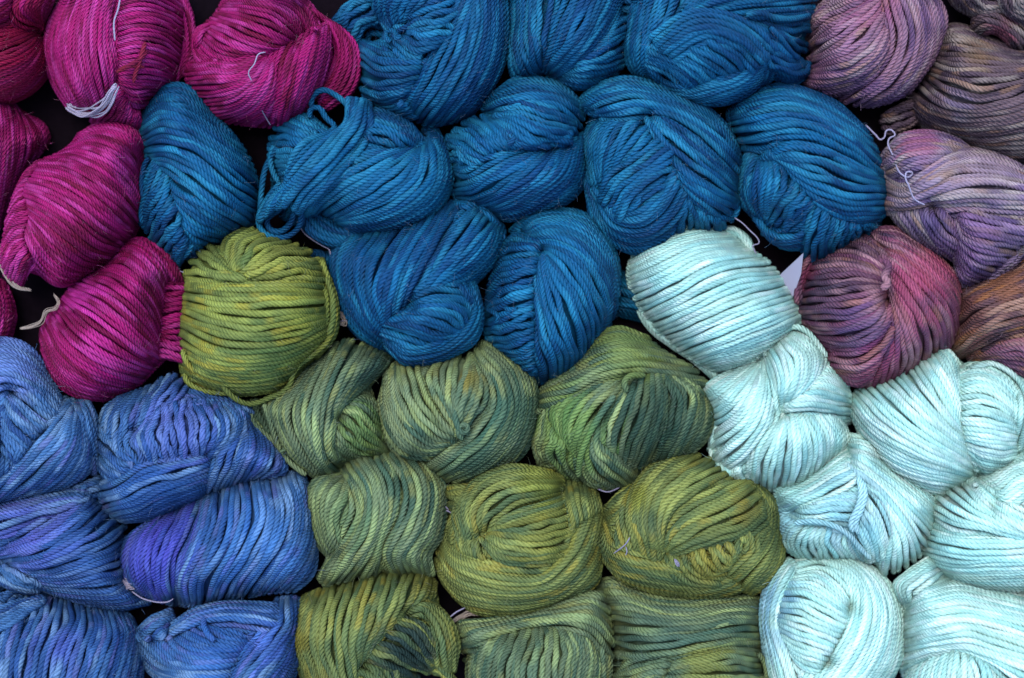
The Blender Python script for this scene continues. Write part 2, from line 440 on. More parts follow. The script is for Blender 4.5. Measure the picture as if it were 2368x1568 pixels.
    for k in range(nf):
        x = whole.o[0]+(pick[k, 1]+r.uniform(0, 1))*CELL; y = whole.o[1]+(pick[k, 0]+r.uniform(0, 1))*CELL
        if not (0 < x < W and 0 < y < H): continue
        hh = z0+A*float(whole(np.array([x]), np.array([y]))[0])+d0*.2
        a = r.uniform(0, 6.28); L = r.uniform(10, 34); cu = r.uniform(-1.6, 1.6); t = np.linspace(0, 1, 6)
        ang = a+cu*t; Px = x+np.cumsum(np.cos(ang))*L/6; Py = y+np.cumsum(np.sin(ang))*L/6
        Pz = hh+r.uniform(2, 13)*np.sin(t*math.pi*r.uniform(.6, 1.05))
        Wd = world(np.column_stack([Px, Py, Pz]))
        off = np.array([[-math.sin(a), -math.cos(a), 0], [math.sin(a), math.cos(a), 0], [0, 0, 1.4]])*r.uniform(.16, .30)*S
        b0 = len(Vf)*18
        Vf.append((Wd[:, None]+off[None]).reshape(-1, 3)); c = dye(Px, Py, t*50, int(r.randint(1e6)), sk); Cf.append(np.repeat(np.clip(c, 0, .9), 3, 0))
        for i in range(5):
            for j in range(3):
                j2 = (j+1) % 3; Ff.append((b0+i*3+j, b0+(i+1)*3+j, b0+(i+1)*3+j2, b0+i*3+j2))
    if Vf:
        Ff = np.array(Ff); fz = mesh('stray_fibres', np.vstack(Vf)-org, Ff, FIBRE, np.zeros((Ff.size, 2)), np.vstack(Cf), root); fz['kind'] = 'stuff'
    return root, whole, z0, A

TX = {'A': (0, 0), 'B': (1248, 0), 'C': (2496, 0), 'D': (0, 826), 'E': (1248, 826), 'F': (2496, 826), 'G': (0, 1653), 'H': (1248, 1653), 'I': (2496, 1653)}
def parse(text):
    out = []
    for ln in text.strip().splitlines():
        f = ln.split('|')
        if f[0] == 'S':
            t = TX[f[1]]
            out.append(dict(tile=(t[0]*W/4096., t[1]*W/4096.), pal=PAL[f[2]], d=float(f[3]), z0=float(f[4]), label=f[5], folds=[], extra=[], spots=[], pits=[],
                            seed=len(out)*17+3, fleck={'blue': .35, 'teal': .3, 'cyan': .3, 'mag': .7, 'peri': .6, 'gree': .6}.get(f[2], .75),
                            loose=f[2] not in ('cyan', 'mag')))
        elif f[0] == 'f': out[-1]['folds'].append((float(f[1]), f[2:]))
        elif f[0] == 'p': out[-1]['pits'] += [tuple(float(v) for v in q.split(',')) for q in f[1].split()]
        elif f[0] == 'c':
            x, y, r, c, k = f[1].split(','); out[-1]['spots'].append((float(x), float(y), float(r), c, float(k)))
        else: out[-1]['extra'].append((f[0], float(f[1]), float(f[2]), f[3], f[4] if len(f) > 4 else None))
    return out

DATA = """
S|A|mag|11|-55|dark crimson skein in the top left corner with a twisted pink end
c|100,350,420,8c0c34,.8
f|0|240,160 120,140 -60,140|250,170 120,230 -60,290|255,190 170,320 -60,420|260,210 230,380 80,520 -60,580|270,210 300,400 200,540 40,620
f|6|-80,150 30,120 90,60 100,-40|-80,-40 -40,-60 0,-70 40,-90
f|8|100,-40 75,60 130,130 235,155|200,-40 150,40 180,90 240,140|330,-40 300,40 270,100 245,150
S|A|mag|10|-25|magenta skein at the top edge with a long white tie ending in a fluff
f|-30|1000,-60 1060,100 1080,300 1040,480|1080,-60 1140,100 1150,280 1100,420
f|-8|690,560 640,640 560,720|740,600 720,680 680,740|800,660 830,700 850,760
f|3|400,-60 290,130 262,300 310,500 400,640|470,-60 390,150 370,330 420,500 500,670|550,-60 490,150 480,330 520,500 580,660|630,-60 590,150 590,330 620,480 640,600|700,-60 660,100 670,250 700,380 660,560
f|0|720,-60 850,-90 1000,-50 1090,20|700,80 830,50 980,90 1090,160|700,200 830,170 980,200 1080,280|690,330 800,300 960,330 1060,400|690,450 800,440 930,450 1030,490|700,500 780,560 870,560 960,540|720,540 770,640 820,670 880,640
l|9|5|860,250 845,300 825,370 800,440 790,490|701830
l|7|5|850,400 800,390 740,400 690,430|641428
l|8|5|870,300 830,350 780,380 720,420|641030
t|8|4.5|715,-40 700,50 675,130 680,240
k|7|9|400,630 440,655 500,672 560,668 610,640 650,590 670,540 690,510
S|A|mag|11|-15|magenta skein with a thin wavy beige tie hanging down its front
p|1740,280
f|-12|1850,60 1950,150 2000,300 1960,450 1880,580|1880,80 2040,200 2080,360 2020,520 1920,620|1900,100 2090,240 2130,400 2090,540 1960,640
f|0|1230,150 1170,170 1140,260 1170,350 1250,380|1250,170 1200,200 1190,260 1210,310 1300,340
f|4|1390,-60 1550,-80 1750,-40 1860,60 1890,180|1330,20 1480,20 1640,60 1740,140 1790,220|1290,90 1420,120 1560,170 1680,230 1740,260|1230,150 1330,190 1460,250 1580,280 1700,285|1190,220 1280,300 1400,330 1500,320 1620,310|1150,300 1220,360 1330,370 1440,350 1540,330
f|5|1500,340 1400,380 1250,360 1130,370|1530,360 1400,440 1240,440 1115,450|1560,380 1440,490 1290,530 1150,540|1590,380 1500,520 1380,610 1230,640|1620,380 1580,520 1480,640 1320,710|1640,380 1640,520 1600,640 1480,730|1650,380 1670,520 1660,640 1610,740
f|7|1700,280 1660,380 1640,520 1600,700|1800,230 1740,370 1700,520 1650,730|1870,190 1820,350 1770,500 1700,735|1920,160 1900,300 1850,470 1760,690|1950,180 1950,330 1910,480 1820,650
t|16|3.2|1570,310 1530,320 1505,380 1470,430 1500,500 1530,610 1570,690 1600,740
S|A|mag|10|-85|dark magenta skein cut by the left edge above the beige tie, with upright strands
f|0|-80,560 -60,900 -80,1400|0,570 20,800 10,1000 -40,1350|60,600 100,750 90,950 0,1330|100,640 190,760 200,880 90,1100 0,1330|150,680 260,740 290,830 200,960 60,1180
S|A|mag|11|0|plump magenta skein near the left edge with a thick beige tie under it
f|-3|230,960 160,1010 120,1080|170,1080 120,1120 80,1180|150,1180 100,1210 50,1290|150,1270 90,1300 30,1400|140,1360 70,1400 15,1500|150,1440 90,1500 40,1620|200,1520 160,1600 130,1690
f|2|480,790 600,720 740,720 830,800 845,950|430,860 560,800 700,830 800,930 850,1080|340,920 480,900 640,960 770,1080 850,1230|220,970 380,980 560,1070 720,1200 820,1320|170,1050 330,1090 500,1190 650,1310 770,1400|120,1140 280,1200 440,1310 580,1420 720,1480|150,1230 260,1330 380,1440 500,1530 640,1560|160,1300 210,1420 300,1540 420,1620 540,1620|130,1380 160,1500 230,1610 340,1690 440,1680
k|-60|5.5|-10,1440 0,1530 50,1640 110,1700 180,1718
S|D|mag|12|5|bright pink-streaked magenta skein left of the yellow-green ball
p|1405,410
f|-14|960,450 1020,440 1090,450|960,600 1020,590 1080,580|960,720 1020,700 1070,700|950,800 1010,820 1080,840|930,900 1000,900 1090,930
f|-8|900,220 980,290 1040,420|960,260 1030,340 1080,440
f|2|700,250 820,190 920,230 1010,330|640,330 760,260 880,350 960,480 980,600|560,390 700,380 830,480 920,620 960,760|490,430 620,480 770,590 890,740 950,860|420,510 560,570 720,690 850,810 950,900|380,570 500,680 660,800 800,890 910,940|320,640 430,780 580,890 730,960 860,1000|280,700 370,860 500,970 640,1030 790,1060|250,770 320,940 430,1040 560,1090 700,1110|260,870 310,1010 390,1090 480,1130 600,1145
t|-40|3|1060,380 1085,390 1112,384
k|-55|3.5|320,520 345,560 330,600 270,620 240,680 180,710 120,722
c|480,520,150,e23cae,.6
c|560,850,110,d838a0,.4
S|D|mag|11|-70|deep red scrap of skein low on the left edge beside the dark gap
f|0|-60,420 -40,600 -60,800|30,470 60,620 30,800|60,520 90,650 60,790
S|B|blue|14|-2|blue skein at the top edge beside the magenta one, with a small curled knot
p|540,185
f|-34|130,120 180,50 260,0 380,-40|200,180 240,110 310,60 400,30|270,240 300,180 350,150 420,130
f|0|300,240 400,290 520,320 660,320|290,310 380,370 520,390 660,370|295,400 400,440 520,440 650,410|300,470 400,500 520,490 640,450|310,530 400,560 500,540 620,490|340,590 430,620 520,600 600,540|400,630 480,660 560,650 620,600|440,650 540,700 620,700 680,670
f|4|380,-60 370,60 430,150 480,230|460,-60 430,60 470,150 510,200|560,-60 500,50 510,130 530,190|680,-60 600,40 560,110 540,180|800,-60 700,40 610,110 560,170
f|8|780,60 690,90 590,130|800,120 720,140 570,170|770,200 660,210 560,190|740,260 640,280 540,230|660,300 600,310 530,250
f|6|900,-60 800,110 690,320 630,480 540,580|940,-60 880,120 780,350 680,540 600,660|980,-60 970,150 900,370 780,570 670,720|1040,-60 1050,150 1000,370 890,570 760,720|1100,-60 1120,130 1100,330 1010,530 860,700|1150,-60 1165,100 1150,300 1090,470 960,660
l|8|6|470,250 440,225 450,185 490,190 500,230 530,210
S|B|blue|14|-8|blue skein at the top edge with plain upright strands meeting in a notch below
p|1385,430
f|-24|1790,-60 1880,-20 1960,-60|1800,40 1900,20 1980,-20|1800,80 1900,70 1980,30
f|0|1170,-60 1180,100 1165,250 1170,400 1200,470|1240,-60 1240,100 1230,250 1260,380 1310,460|1320,-60 1310,100 1310,250 1330,370 1370,440|1400,-60 1390,80 1370,230 1370,350 1385,430|1500,-60 1450,80 1420,200 1390,330 1380,420
f|0|1870,100 1800,140 1720,230 1640,310|1860,190 1780,230 1700,290 1590,350|1840,280 1760,310 1660,340 1560,380|1830,360 1740,380 1640,400 1540,420|1800,420 1700,450 1600,460 1500,450|1720,480 1620,500 1550,490 1460,460|1650,520 1600,525 1540,520 1480,480
f|8|1560,-60 1500,80 1440,220 1370,400|1640,-60 1570,100 1480,260 1390,410|1720,-60 1650,100 1550,260 1400,420|1800,-60 1740,80 1640,230 1530,360 1420,440|1850,-40 1790,90 1690,250 1580,360 1450,450
S|C|blue|14|0|blue skein at the top edge beside the mauve one, a round ball folded in front
p|215,240
f|0|60,-60 20,150 5,300 50,420 110,460|130,-60 80,130 60,300 100,430 160,470|200,-60 150,120 120,280 130,420 180,500|270,-60 220,120 180,270 170,380 190,480|340,-60 290,100 250,220 210,340 200,430
f|-6|690,100 800,130 950,160 1095,150|680,130 800,190 940,260 1040,350|700,170 780,260 860,330 980,390 1080,380|760,200 820,310 880,380 980,430 1080,420|800,260 850,370 900,430 980,470 1060,450|830,330 860,420 920,480 990,500 1050,470
f|4|300,180 370,60 500,-40 700,-100|280,200 380,100 560,10 800,-30 1100,-60|270,220 400,130 600,60 850,30 1100,20|290,240 430,160 620,110 850,90 1100,70|330,230 450,180 640,130 850,130 1095,120
f|9|170,420 240,480 340,500 480,470 620,430 740,320 780,260|180,450 260,530 370,550 520,520 680,460 780,370 810,290|220,480 300,570 420,590 570,570 720,500 820,400 825,320|270,530 360,600 480,620 620,610 750,550 840,450 830,360
f|12|190,380 250,400 330,470 380,530|210,330 300,370 400,430 470,490|260,280 360,320 470,390 560,450|320,240 440,290 560,360 650,430|420,210 530,250 640,320 710,400|500,170 610,210 700,280 760,330
f|16|280,250 360,190 480,155 600,180 720,240 780,300|330,260 420,205 500,190 600,210 710,270 760,320
l|4|6.5|860,160 930,230 990,310 1035,350
l|6|6.5|1100,90 1000,110 900,105 800,75 720,90
l|5|6.5|840,300 870,390 930,400 1010,440 1085,420 1090,370
S|A|blue|14|6|blue skein shaped like an upright leaf, touching magenta skeins on both sides
f|-6|900,930 860,1000 840,1100 850,1160|940,970 890,1070 860,1170 835,1290|970,1050 920,1150 880,1230 850,1310|1000,1130 950,1210 910,1280 880,1360|1030,1220 980,1290 940,1350 910,1410|1060,1310 1020,1370 980,1420 950,1460|1090,1370 1060,1430 1030,1480 1010,1530|1110,1410 1090,1480 1060,1540 1050,1600
f|4|900,600 960,520 1060,500 1160,550 1255,670|870,660 960,590 1080,590 1220,680 1370,800|850,720 960,650 1100,680 1270,790 1450,920|850,790 980,730 1130,780 1320,910 1500,1050|860,850 980,820 1140,870 1330,1010 1515,1150|880,910 980,900 1120,950 1310,1090 1510,1240|910,950 1000,980 1120,1050 1300,1190 1490,1310|960,1010 1030,1100 1150,1180 1290,1270 1420,1350|1000,1090 1060,1190 1170,1280 1280,1340 1370,1380|1030,1200 1080,1290 1160,1370 1240,1400 1310,1420|1070,1300 1100,1370 1150,1440 1200,1470|1090,1370 1110,1440 1140,1510 1150,1560
l|3|6|880,930 850,990 838,1080 850,1180
l|2|6|920,1010 870,1130 835,1250 840,1320
S|B|blue|15|4|tangled blue skein with loose loops of yarn spilling from its left side
p|650,860 60,1290
f|-4|-66,660 0,700 80,760 140,800|-146,700 -66,740 20,790 110,850|-206,780 -126,800 -26,830 70,880|-226,860 -146,870 -46,890 40,920|-226,930 -146,930 -66,940 10,970|-206,1000 -146,990 -86,1000 -26,1010|-206,1060 -146,1050 -106,1050 -56,1060
f|-4|330,700 370,650 480,670 600,750 640,830|310,750 380,710 480,740 570,810 620,860|290,790 370,770 460,800 560,870|280,830 350,830 430,850 500,880
f|-12|54,1290 154,1360 304,1370 520,1340|-26,1280 54,1370 204,1420 354,1410|-96,1230 -46,1350 54,1440 154,1460
f|3|-150,1270 -60,1130 100,970 330,870 520,870|-100,1300 30,1140 200,1010 400,920 600,870|0,1300 150,1170 330,1060 500,960 630,870|80,1290 260,1200 430,1110 570,1000 650,860|130,1300 330,1240 520,1150 640,1020 680,850|150,1320 380,1290 580,1200 710,1050 700,820|180,1350 420,1330 640,1230 770,1060 730,820 680,780|250,1370 480,1360 700,1240 815,1060 790,870 720,780|200,1390 500,1390 720,1290 820,1100 822,950 750,790
f|22|214,610 204,720 114,830 -26,970 -126,1080 -246,1180 -306,1290|260,615 235,740 140,860 10,990 -100,1100 -190,1210|304,620 254,760 154,890 24,1020 -86,1130 -126,1200
l|20|7|-6,640 4,570 64,533 134,560 224,640 245,700 200,790
l|14|7|-16,700 -6,645 44,640 84,700 134,750 90,790 30,770
l|4|7|-226,860 -246,950 -226,1030 -196,1080
l|10|7|-186,1080 -266,1180 -316,1280 -306,1350 -246,1400 -146,1400 -76,1340 -66,1260 -106,1190
l|12|7|-106,1130 -196,1240 -266,1300 -246,1360 -186,1370 -126,1320 -106,1250
l|-4|7|-206,870 -276,1000 -301,1150 -310,1280 -312,1370
t|-20|3|-90,1310 -46,1380 4,1420 60,1455 104,1480 109,1515
S|B|blue|13.5|0|blue figure-eight skein in the middle of the blue group, pinched across its waist
p|1070,690 1400,865
f|0|1100,540 1200,470 1350,465 1480,510 1560,580|1050,590 1180,530 1330,520 1480,560 1590,630|1030,640 1150,600 1300,580 1450,600 1590,690|1060,680 1180,650 1330,630 1470,650 1570,740|1130,690 1230,670 1360,670 1470,710 1500,765
f|6|1150,680 1230,670 1380,720 1540,760|1120,690 1220,710 1340,780 1480,800|1090,700 1180,740 1290,820 1440,840|1040,700 1110,760 1180,830 1270,860|950,720 1020,770 1080,830 1150,860|880,760 960,790 1020,850 1060,880|820,820 890,830 950,870 1010,900
f|-4|820,830 870,850 930,860 960,900|830,880 870,890 900,930|840,950 870,950 900,970
f|2|850,930 880,960 960,930 1050,880 1200,860|840,1000 900,1010 1030,950 1180,900 1290,880|845,1080 920,1080 1060,1000 1200,920 1330,880|860,1150 950,1130 1100,1060 1250,970 1380,890|890,1190 1000,1190 1150,1110 1300,1010 1430,890|960,1220 1080,1200 1230,1120 1370,1030 1490,880|1020,1240 1160,1210 1310,1120 1440,1030 1540,850|1070,1260 1220,1230 1380,1130 1500,1030 1580,820|1120,1290 1290,1250 1450,1150 1560,1050 1610,800|1180,1300 1360,1270 1520,1190 1610,1080 1620,950
l|12|6.5|1160,860 1195,820 1190,780 1215,800
S|B|blue|13.5|-4|large dark blue skein with a curled coil at its heart
p|1750,1175 1990,690
f|-4|1640,1120 1750,1320 1930,1380 2080,1300 2190,1150|1620,1080 1680,1300 1860,1430 2060,1390 2190,1230|1640,1180 1690,1360 1850,1470 2050,1450 2200,1300|1700,1310 1800,1450 1930,1500 2080,1480 2220,1350
f|-2|2170,1060 2170,1200 2150,1350 2130,1440|2190,1110 2210,1230 2210,1340 2200,1400|2220,1170 2280,1270 2290,1330 2280,1360|2270,1220 2370,1290 2400,1320 2400,1350|2330,1250 2440,1290 2490,1290 2530,1230
f|0|1760,680 1650,730 1600,860 1620,1000 1650,1110|1850,690 1740,740 1690,860 1690,1000 1710,1110|1930,700 1850,760 1770,880 1740,1010 1740,1140|1990,730 1920,810 1840,920 1780,1030 1760,1150|2020,800 1950,880 1880,960 1810,1050 1780,1150|2070,870 2000,920 1930,990 1850,1060 1800,1130
f|2|1780,1190 1850,1250 1950,1220 2050,1130 2130,1010|1740,1180 1830,1290 1960,1280 2070,1180 2150,1050|1690,1150 1800,1310 1960,1330 2090,1230 2170,1100
f|4|2060,670 2220,760 2380,900 2535,1060|2010,690 2160,800 2340,960 2520,1110|1980,700 2110,850 2300,1010 2510,1160|1990,730 2080,890 2260,1060 2500,1200|2040,820 2110,950 2240,1090 2470,1240|2100,920 2150,1020 2240,1130 2420,1270|2140,1000 2170,1090 2250,1200 2380,1290
f|7|1620,560 1720,490 1850,460 2000,480 2150,530 2300,610 2430,720|1600,600 1720,540 1880,510 2050,550 2220,610 2380,700 2500,840|1620,650 1740,600 1900,570 2060,600 2230,670 2400,780 2520,920|1680,670 1800,650 1950,630 2080,650 2240,720 2400,840 2530,980|1750,680 1850,680 1960,670 2080,680 2230,750 2380,880 2530,1040
f|9|2080,930 2000,990 1900,1050 1830,1100 1790,1170|2060,1000 1980,1040 1900,1100 1850,1150 1830,1200|2020,1060 1960,1100 1900,1150 1870,1200 1850,1240
l|4|6|1840,1120 1880,1100 1925,1140 1935,1190 1890,1235 1830,1235
l|10|6|2010,990 2040,955 2080,970 2075,1010 2030,1020
l|6|7|1625,670 1625,640 1660,628 1692,660 1670,690
S|C|blue|14.5|5|wide blue skein touching the lilac skein, short upright loops at its lower edge
p|835,925
f|-5|790,1280 860,1370 960,1390 1060,1370|800,1330 880,1420 980,1430 1060,1420|850,1380 940,1460 1020,1470 1070,1450
f|-2|1130,1200 1100,1280 1060,1380 1050,1450|1170,1220 1150,1310 1110,1420 1100,1520|1220,1240 1210,1330 1180,1430 1180,1510|1270,1280 1270,1360 1240,1430 1230,1480|1340,1290 1340,1350 1320,1410 1310,1450|1400,1300 1430,1320 1470,1330 1500,1340
f|2|720,930 690,1000 680,1100 700,1200 760,1270|790,930 760,1010 740,1110 760,1210 800,1290|840,940 840,1020 820,1120 820,1220 850,1300|890,950 930,1020 920,1110 880,1200 850,1260|950,980 1010,1050 1000,1130 930,1210 890,1280|1010,1060 1070,1120 1050,1180 980,1230 960,1290|1060,1140 1120,1180 1110,1230 1040,1290 1010,1310
f|5|830,920 960,850 1150,860 1340,950 1500,1040|870,930 1000,890 1180,920 1360,1000 1530,1070|900,940 1010,960 1170,1010 1350,1080 1550,1110|930,950 1010,1030 1150,1110 1330,1170 1550,1170|970,990 1040,1090 1170,1180 1330,1230 1540,1230|1020,1060 1090,1150 1200,1230 1330,1280 1510,1280|1080,1120 1150,1210 1240,1270 1340,1310 1480,1310
f|4|700,600 800,530 950,500 1100,540 1270,620 1400,740|640,660 780,620 950,590 1130,640 1310,740 1470,870|650,730 800,700 980,680 1160,720 1340,830 1510,960|670,800 820,770 1000,750 1180,790 1370,890 1530,1040|690,870 800,850 960,820 1150,840 1340,930 1500,1040
t|-40|3.5|655,1290 700,1320 740,1360 790,1410 800,1440 760,1455 770,1480 785,1505
S|E|blue|14.5|4|blue skein leaning over the olive skein, a small ball of strands folded at its foot
p|455,770 600,590
f|-70|0,270 60,280 110,330|10,310 60,320 110,370
f|-8|860,0 950,20 1040,60 1090,150|900,-20 1000,0 1080,80 1130,180
f|0|580,600 650,460 740,290 850,110 960,0|600,590 690,440 800,300 920,140 1010,30|620,570 730,440 850,330 980,180 1060,90|640,550 770,450 900,370 1040,230 1090,120|650,530 800,470 950,400 1080,260 1125,150|660,530 820,490 980,430 1080,330 1120,220
f|3|440,860 250,740 130,500 110,300 190,170|440,820 290,680 190,480 180,300 270,150|440,790 330,660 260,480 260,300 380,130|450,770 370,640 330,480 350,320 500,100|455,750 410,630 390,500 450,330 620,60|460,710 450,600 480,460 560,300 740,20|480,700 520,590 570,450 660,280 860,-20|500,690 570,580 640,440 740,280 890,30
f|6|470,750 540,810 660,820 790,770 890,680 930,580 880,500|465,790 540,860 670,860 810,810 920,710 960,600 920,500|470,830 550,900 680,900 830,840 950,740 990,620 950,500|480,870 560,935 690,930 840,880 970,790 1005,650 970,490
f|10|600,580 700,530 820,530 920,560 950,620|580,620 680,600 800,610 880,650 900,700|540,660 650,650 770,680 860,730|510,690 610,700 730,740 850,740|480,720 570,750 690,790 800,780
S|E|blue|14|6|oval blue skein with a centre seam like a feather, left of the aqua ball
p|1385,265 1260,150
f|0|1370,230 1290,180 1210,160 1150,210|1350,260 1260,240 1160,250 1100,310|1340,310 1240,310 1130,350 1070,420|1330,370 1230,390 1120,430 1055,500|1320,440 1220,470 1120,510 1045,580|1315,520 1230,550 1130,590 1040,640|1310,600 1230,630 1130,670 1040,700|1310,680 1230,710 1140,740 1045,750|1310,760 1240,790 1150,810 1070,810|1310,830 1250,870 1180,880 1120,860|1315,900 1280,930 1230,940 1180,930|1330,960 1310,990 1290,1000 1260,1000
f|5|1190,130 1280,50 1440,20 1620,50 1740,160 1800,300|1230,150 1330,90 1480,70 1640,120 1760,270 1810,450|1270,170 1380,130 1520,140 1660,230 1770,420 1790,600|1310,190 1420,180 1540,220 1670,340 1760,540 1740,720|1350,220 1450,250 1560,330 1660,480 1720,640 1690,800|1370,250 1450,320 1550,440 1630,600 1670,740 1640,880|1380,270 1440,380 1520,530 1590,690 1610,820 1590,930|1370,280 1400,420 1460,580 1520,740 1560,880 1540,970|1350,280 1350,440 1380,600 1430,760 1480,900 1470,1000|1340,300 1320,450 1330,620 1350,780 1390,920 1400,1020|1335,330 1310,500 1310,660 1310,800 1320,930 1340,1030
l|4|6|1030,610 1070,625 1105,655 1090,690
l|5|6|1140,600 1170,612 1215,605
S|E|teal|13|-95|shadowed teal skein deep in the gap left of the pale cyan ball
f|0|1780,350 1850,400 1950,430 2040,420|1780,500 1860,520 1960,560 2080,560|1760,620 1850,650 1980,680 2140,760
S|C|mauv|13.5|-12|dusty pink skein at the top edge right of the blue ones
f|0|1480,-60 1320,-40 1180,20 1100,110|1500,-30 1370,60 1220,140 1100,230|1530,0 1420,120 1270,240 1105,330|1550,50 1470,180 1320,310 1110,400|1560,100 1500,250 1340,390 1090,440|1570,150 1540,290 1400,440 1200,500 1060,490|1580,190 1580,330 1470,480 1300,560 1120,560
f|5|1560,-60 1590,60 1620,200 1600,340 1480,490 1300,590|1620,-60 1670,60 1700,200 1670,350 1550,510 1380,610|1690,-60 1750,60 1780,200 1750,350 1640,510 1480,615|1760,-60 1830,60 1850,190 1820,330 1730,470 1580,590|1820,-60 1890,60 1900,140 1870,260 1810,380 1700,530
c|1480,60,170,a85078,.5
c|1300,220,120,a87494,.5
c|1130,450,150,7a4d6c,.6
c|1620,250,200,b28494,.6
S|C|grey|13|-32|brownish grey skein of loose wavy strands on the right edge
f|-22|1720,600 1640,620 1570,660|1720,660 1640,690 1540,720|1740,720 1670,760 1570,790
f|0|1880,210 1930,150 2030,160 2150,220 2420,300|1850,270 1960,240 2120,280 2280,330 2450,340|1840,340 1950,370 2110,380 2280,390 2450,400|1810,410 1930,450 2090,480 2270,470 2450,440|1800,460 1900,530 2070,580 2250,560 2450,490|1750,520 1850,600 2040,650 2240,630 2450,560|1710,580 1820,660 2000,710 2220,700 2450,640|1700,640 1800,710 1980,770 2200,770 2450,730|1720,700 1830,750 1990,810 2190,830 2450,800|1780,760 1900,790 2030,840 2200,880 2450,880|1900,820 2000,850 2150,920 2300,960 2450,980
c|2080,350,110,a88455,.35
c|1980,600,90,8a7a98,.5
S|C|grey|12.5|-55|dark twisted brown skein end in the top right corner
f|0|1900,-60 1950,30 2030,80 2150,110|2000,-60 2040,20 2110,60 2190,60|2120,-60 2150,0 2190,20
f|2|2060,170 2130,110 2230,130 2330,200 2400,280|2120,210 2180,190 2250,230 2300,300
f|0|2200,-60 2230,60 2300,120 2450,180|2290,-60 2330,40 2450,80|2380,-60 2450,0
c|2240,180,90,9a5566,.8
S|C|lila|13.5|-4|pale mauve and lilac skein on the right edge with a kinked white tie across it
p|1830,1215 1960,1270
f|0|1550,1220 1600,1300 1640,1350 1700,1420|1680,1240 1730,1320 1800,1420 1890,1520|1780,1220 1800,1300 1880,1400 1980,1480|1850,1220 1880,1280 1940,1360 1990,1420|1920,1250 1940,1290 1960,1350
f|4|1560,880 1640,800 1800,780 1960,820 2040,880|1540,950 1660,870 1820,850 1960,870 2060,900|1560,1010 1680,940 1820,910 1950,910|1570,1060 1680,1020 1800,990 1900,950
f|3|1880,1210 2000,1230 2200,1290 2450,1330|1920,1250 2030,1310 2200,1360 2400,1400|1960,1290 2030,1380 2180,1440 2350,1470|1980,1340 2010,1440 2120,1500 2280,1530|1980,1400 1990,1500 2050,1600 2150,1640|1960,1520 1970,1600 1980,1660 2010,1690
f|1|2430,1340 2330,1450 2240,1550 2100,1640|2450,1420 2380,1500 2290,1580 2160,1650
f|7|1540,1000 1640,1080 1780,1000 1930,910 2100,890 2300,960 2450,1060|1550,1080 1660,1130 1800,1060 1950,980 2140,970 2330,1030 2450,1100|1550,1150 1660,1180 1820,1120 1990,1060 2180,1060 2350,1090 2450,1130|1540,1210 1680,1210 1840,1170 2020,1140 2200,1140 2450,1170|1540,1260 1680,1240 1850,1220 2050,1210 2230,1220 2450,1230
t|16|5|1430,740 1490,800 1530,835 1560,760 1605,800 1560,830 1600,940 1630,1020 1680,1050 1712,1030 1690,1012 1662,1034 1690,1110 1720,1180 1780,1212
c|1750,870,110,a04878,.6
c|2100,1020,220,b59ba4,.6
c|2000,1430,240,86608c,.7
c|1850,1300,90,5b4f7c,.7
c|1640,1150,120,a08d8a,.6
S|F|plum|13.5|6|rounded plum and rose skein with its strands drawn in to a central knot
p|1560,555 1540,270
f|-22|1120,290 1060,330 1030,420 1020,550|1160,290 1100,350 1070,440 1050,560
f|-2|1590,720 1500,840 1370,900 1200,890|1580,780 1500,900 1380,960 1230,950|1560,840 1480,960 1390,1010 1270,1000|1500,920 1450,1010 1400,1060 1330,1050
f|3|1545,330 1500,230 1420,170 1360,200|1545,370 1450,280 1330,240 1220,280|1540,410 1420,340 1270,310 1130,330|1540,440 1400,400 1240,400 1080,420|1540,470 1390,470 1220,490 1060,510|1545,500 1400,540 1220,570 1050,590|1550,530 1440,610 1280,650 1060,650|1560,560 1480,670 1330,730 1150,730 1070,700|1580,570 1530,700 1400,790 1250,800 1130,770|1600,580 1580,720 1470,840 1330,870 1190,850
f|5|1480,140 1600,130 1720,200 1850,290 1960,400|1500,180 1640,240 1800,340 1930,480 1990,600|1530,230 1670,330 1800,440 1930,600 1960,750|1560,300 1680,420 1790,550 1880,700 1900,830|1580,380 1680,510 1770,640 1830,790 1810,900|1580,430 1660,580 1720,720 1750,850 1720,960|1580,480 1630,640 1660,800 1670,920 1630,1010|1590,560 1610,700 1600,840 1570,960 1540,1050|1600,640 1590,760 1530,870 1480,980 1430,1080
l|7|8|1535,320 1565,345 1555,385 1540,420 1562,450 1545,475 1520,490
c|1800,420,220,b04c6c,.8
c|1650,650,150,b8627c,.5
c|1200,480,210,5c4858,.6
c|1450,750,170,5a4878,.7
c|1550,1000,200,a0486c,.6
c|1400,250,130,504450,.6
c|1060,400,90,8a3858,.7
c|1780,560,60,5c4860,.5
S|F|rust|13.5|-10|rust, brown and orange skein on the right edge below the lilac one
f|4|1990,500 2100,450 2250,380 2450,260|1980,600 2100,520 2260,450 2450,350|1970,700 2080,600 2240,530 2450,450|1960,790 2070,690 2230,610 2450,540|1960,860 2080,770 2240,690 2450,640|2000,890 2120,820 2260,760 2450,730
f|0|2450,760 2300,770 2170,830|2450,840 2320,830 2200,850 2080,880|2450,930 2330,900 2200,890 2060,900|2450,1000 2340,970 2220,930 2100,920|2450,1070 2350,1040 2240,980 2150,930
c|2300,920,170,9a6486,.7
c|2250,470,110,a06840,.5
c|2060,650,120,7a4a48,.5
S|F|cyan|14|8|big smooth pale aqua ball, the topmost of the aqua skeins
f|-50|560,130 650,130 740,200 760,260|560,160 640,180 700,230 720,270
f|-46|100,600 200,720 330,830 480,940 540,1000|60,540 130,700 260,815 400,910 520,1010
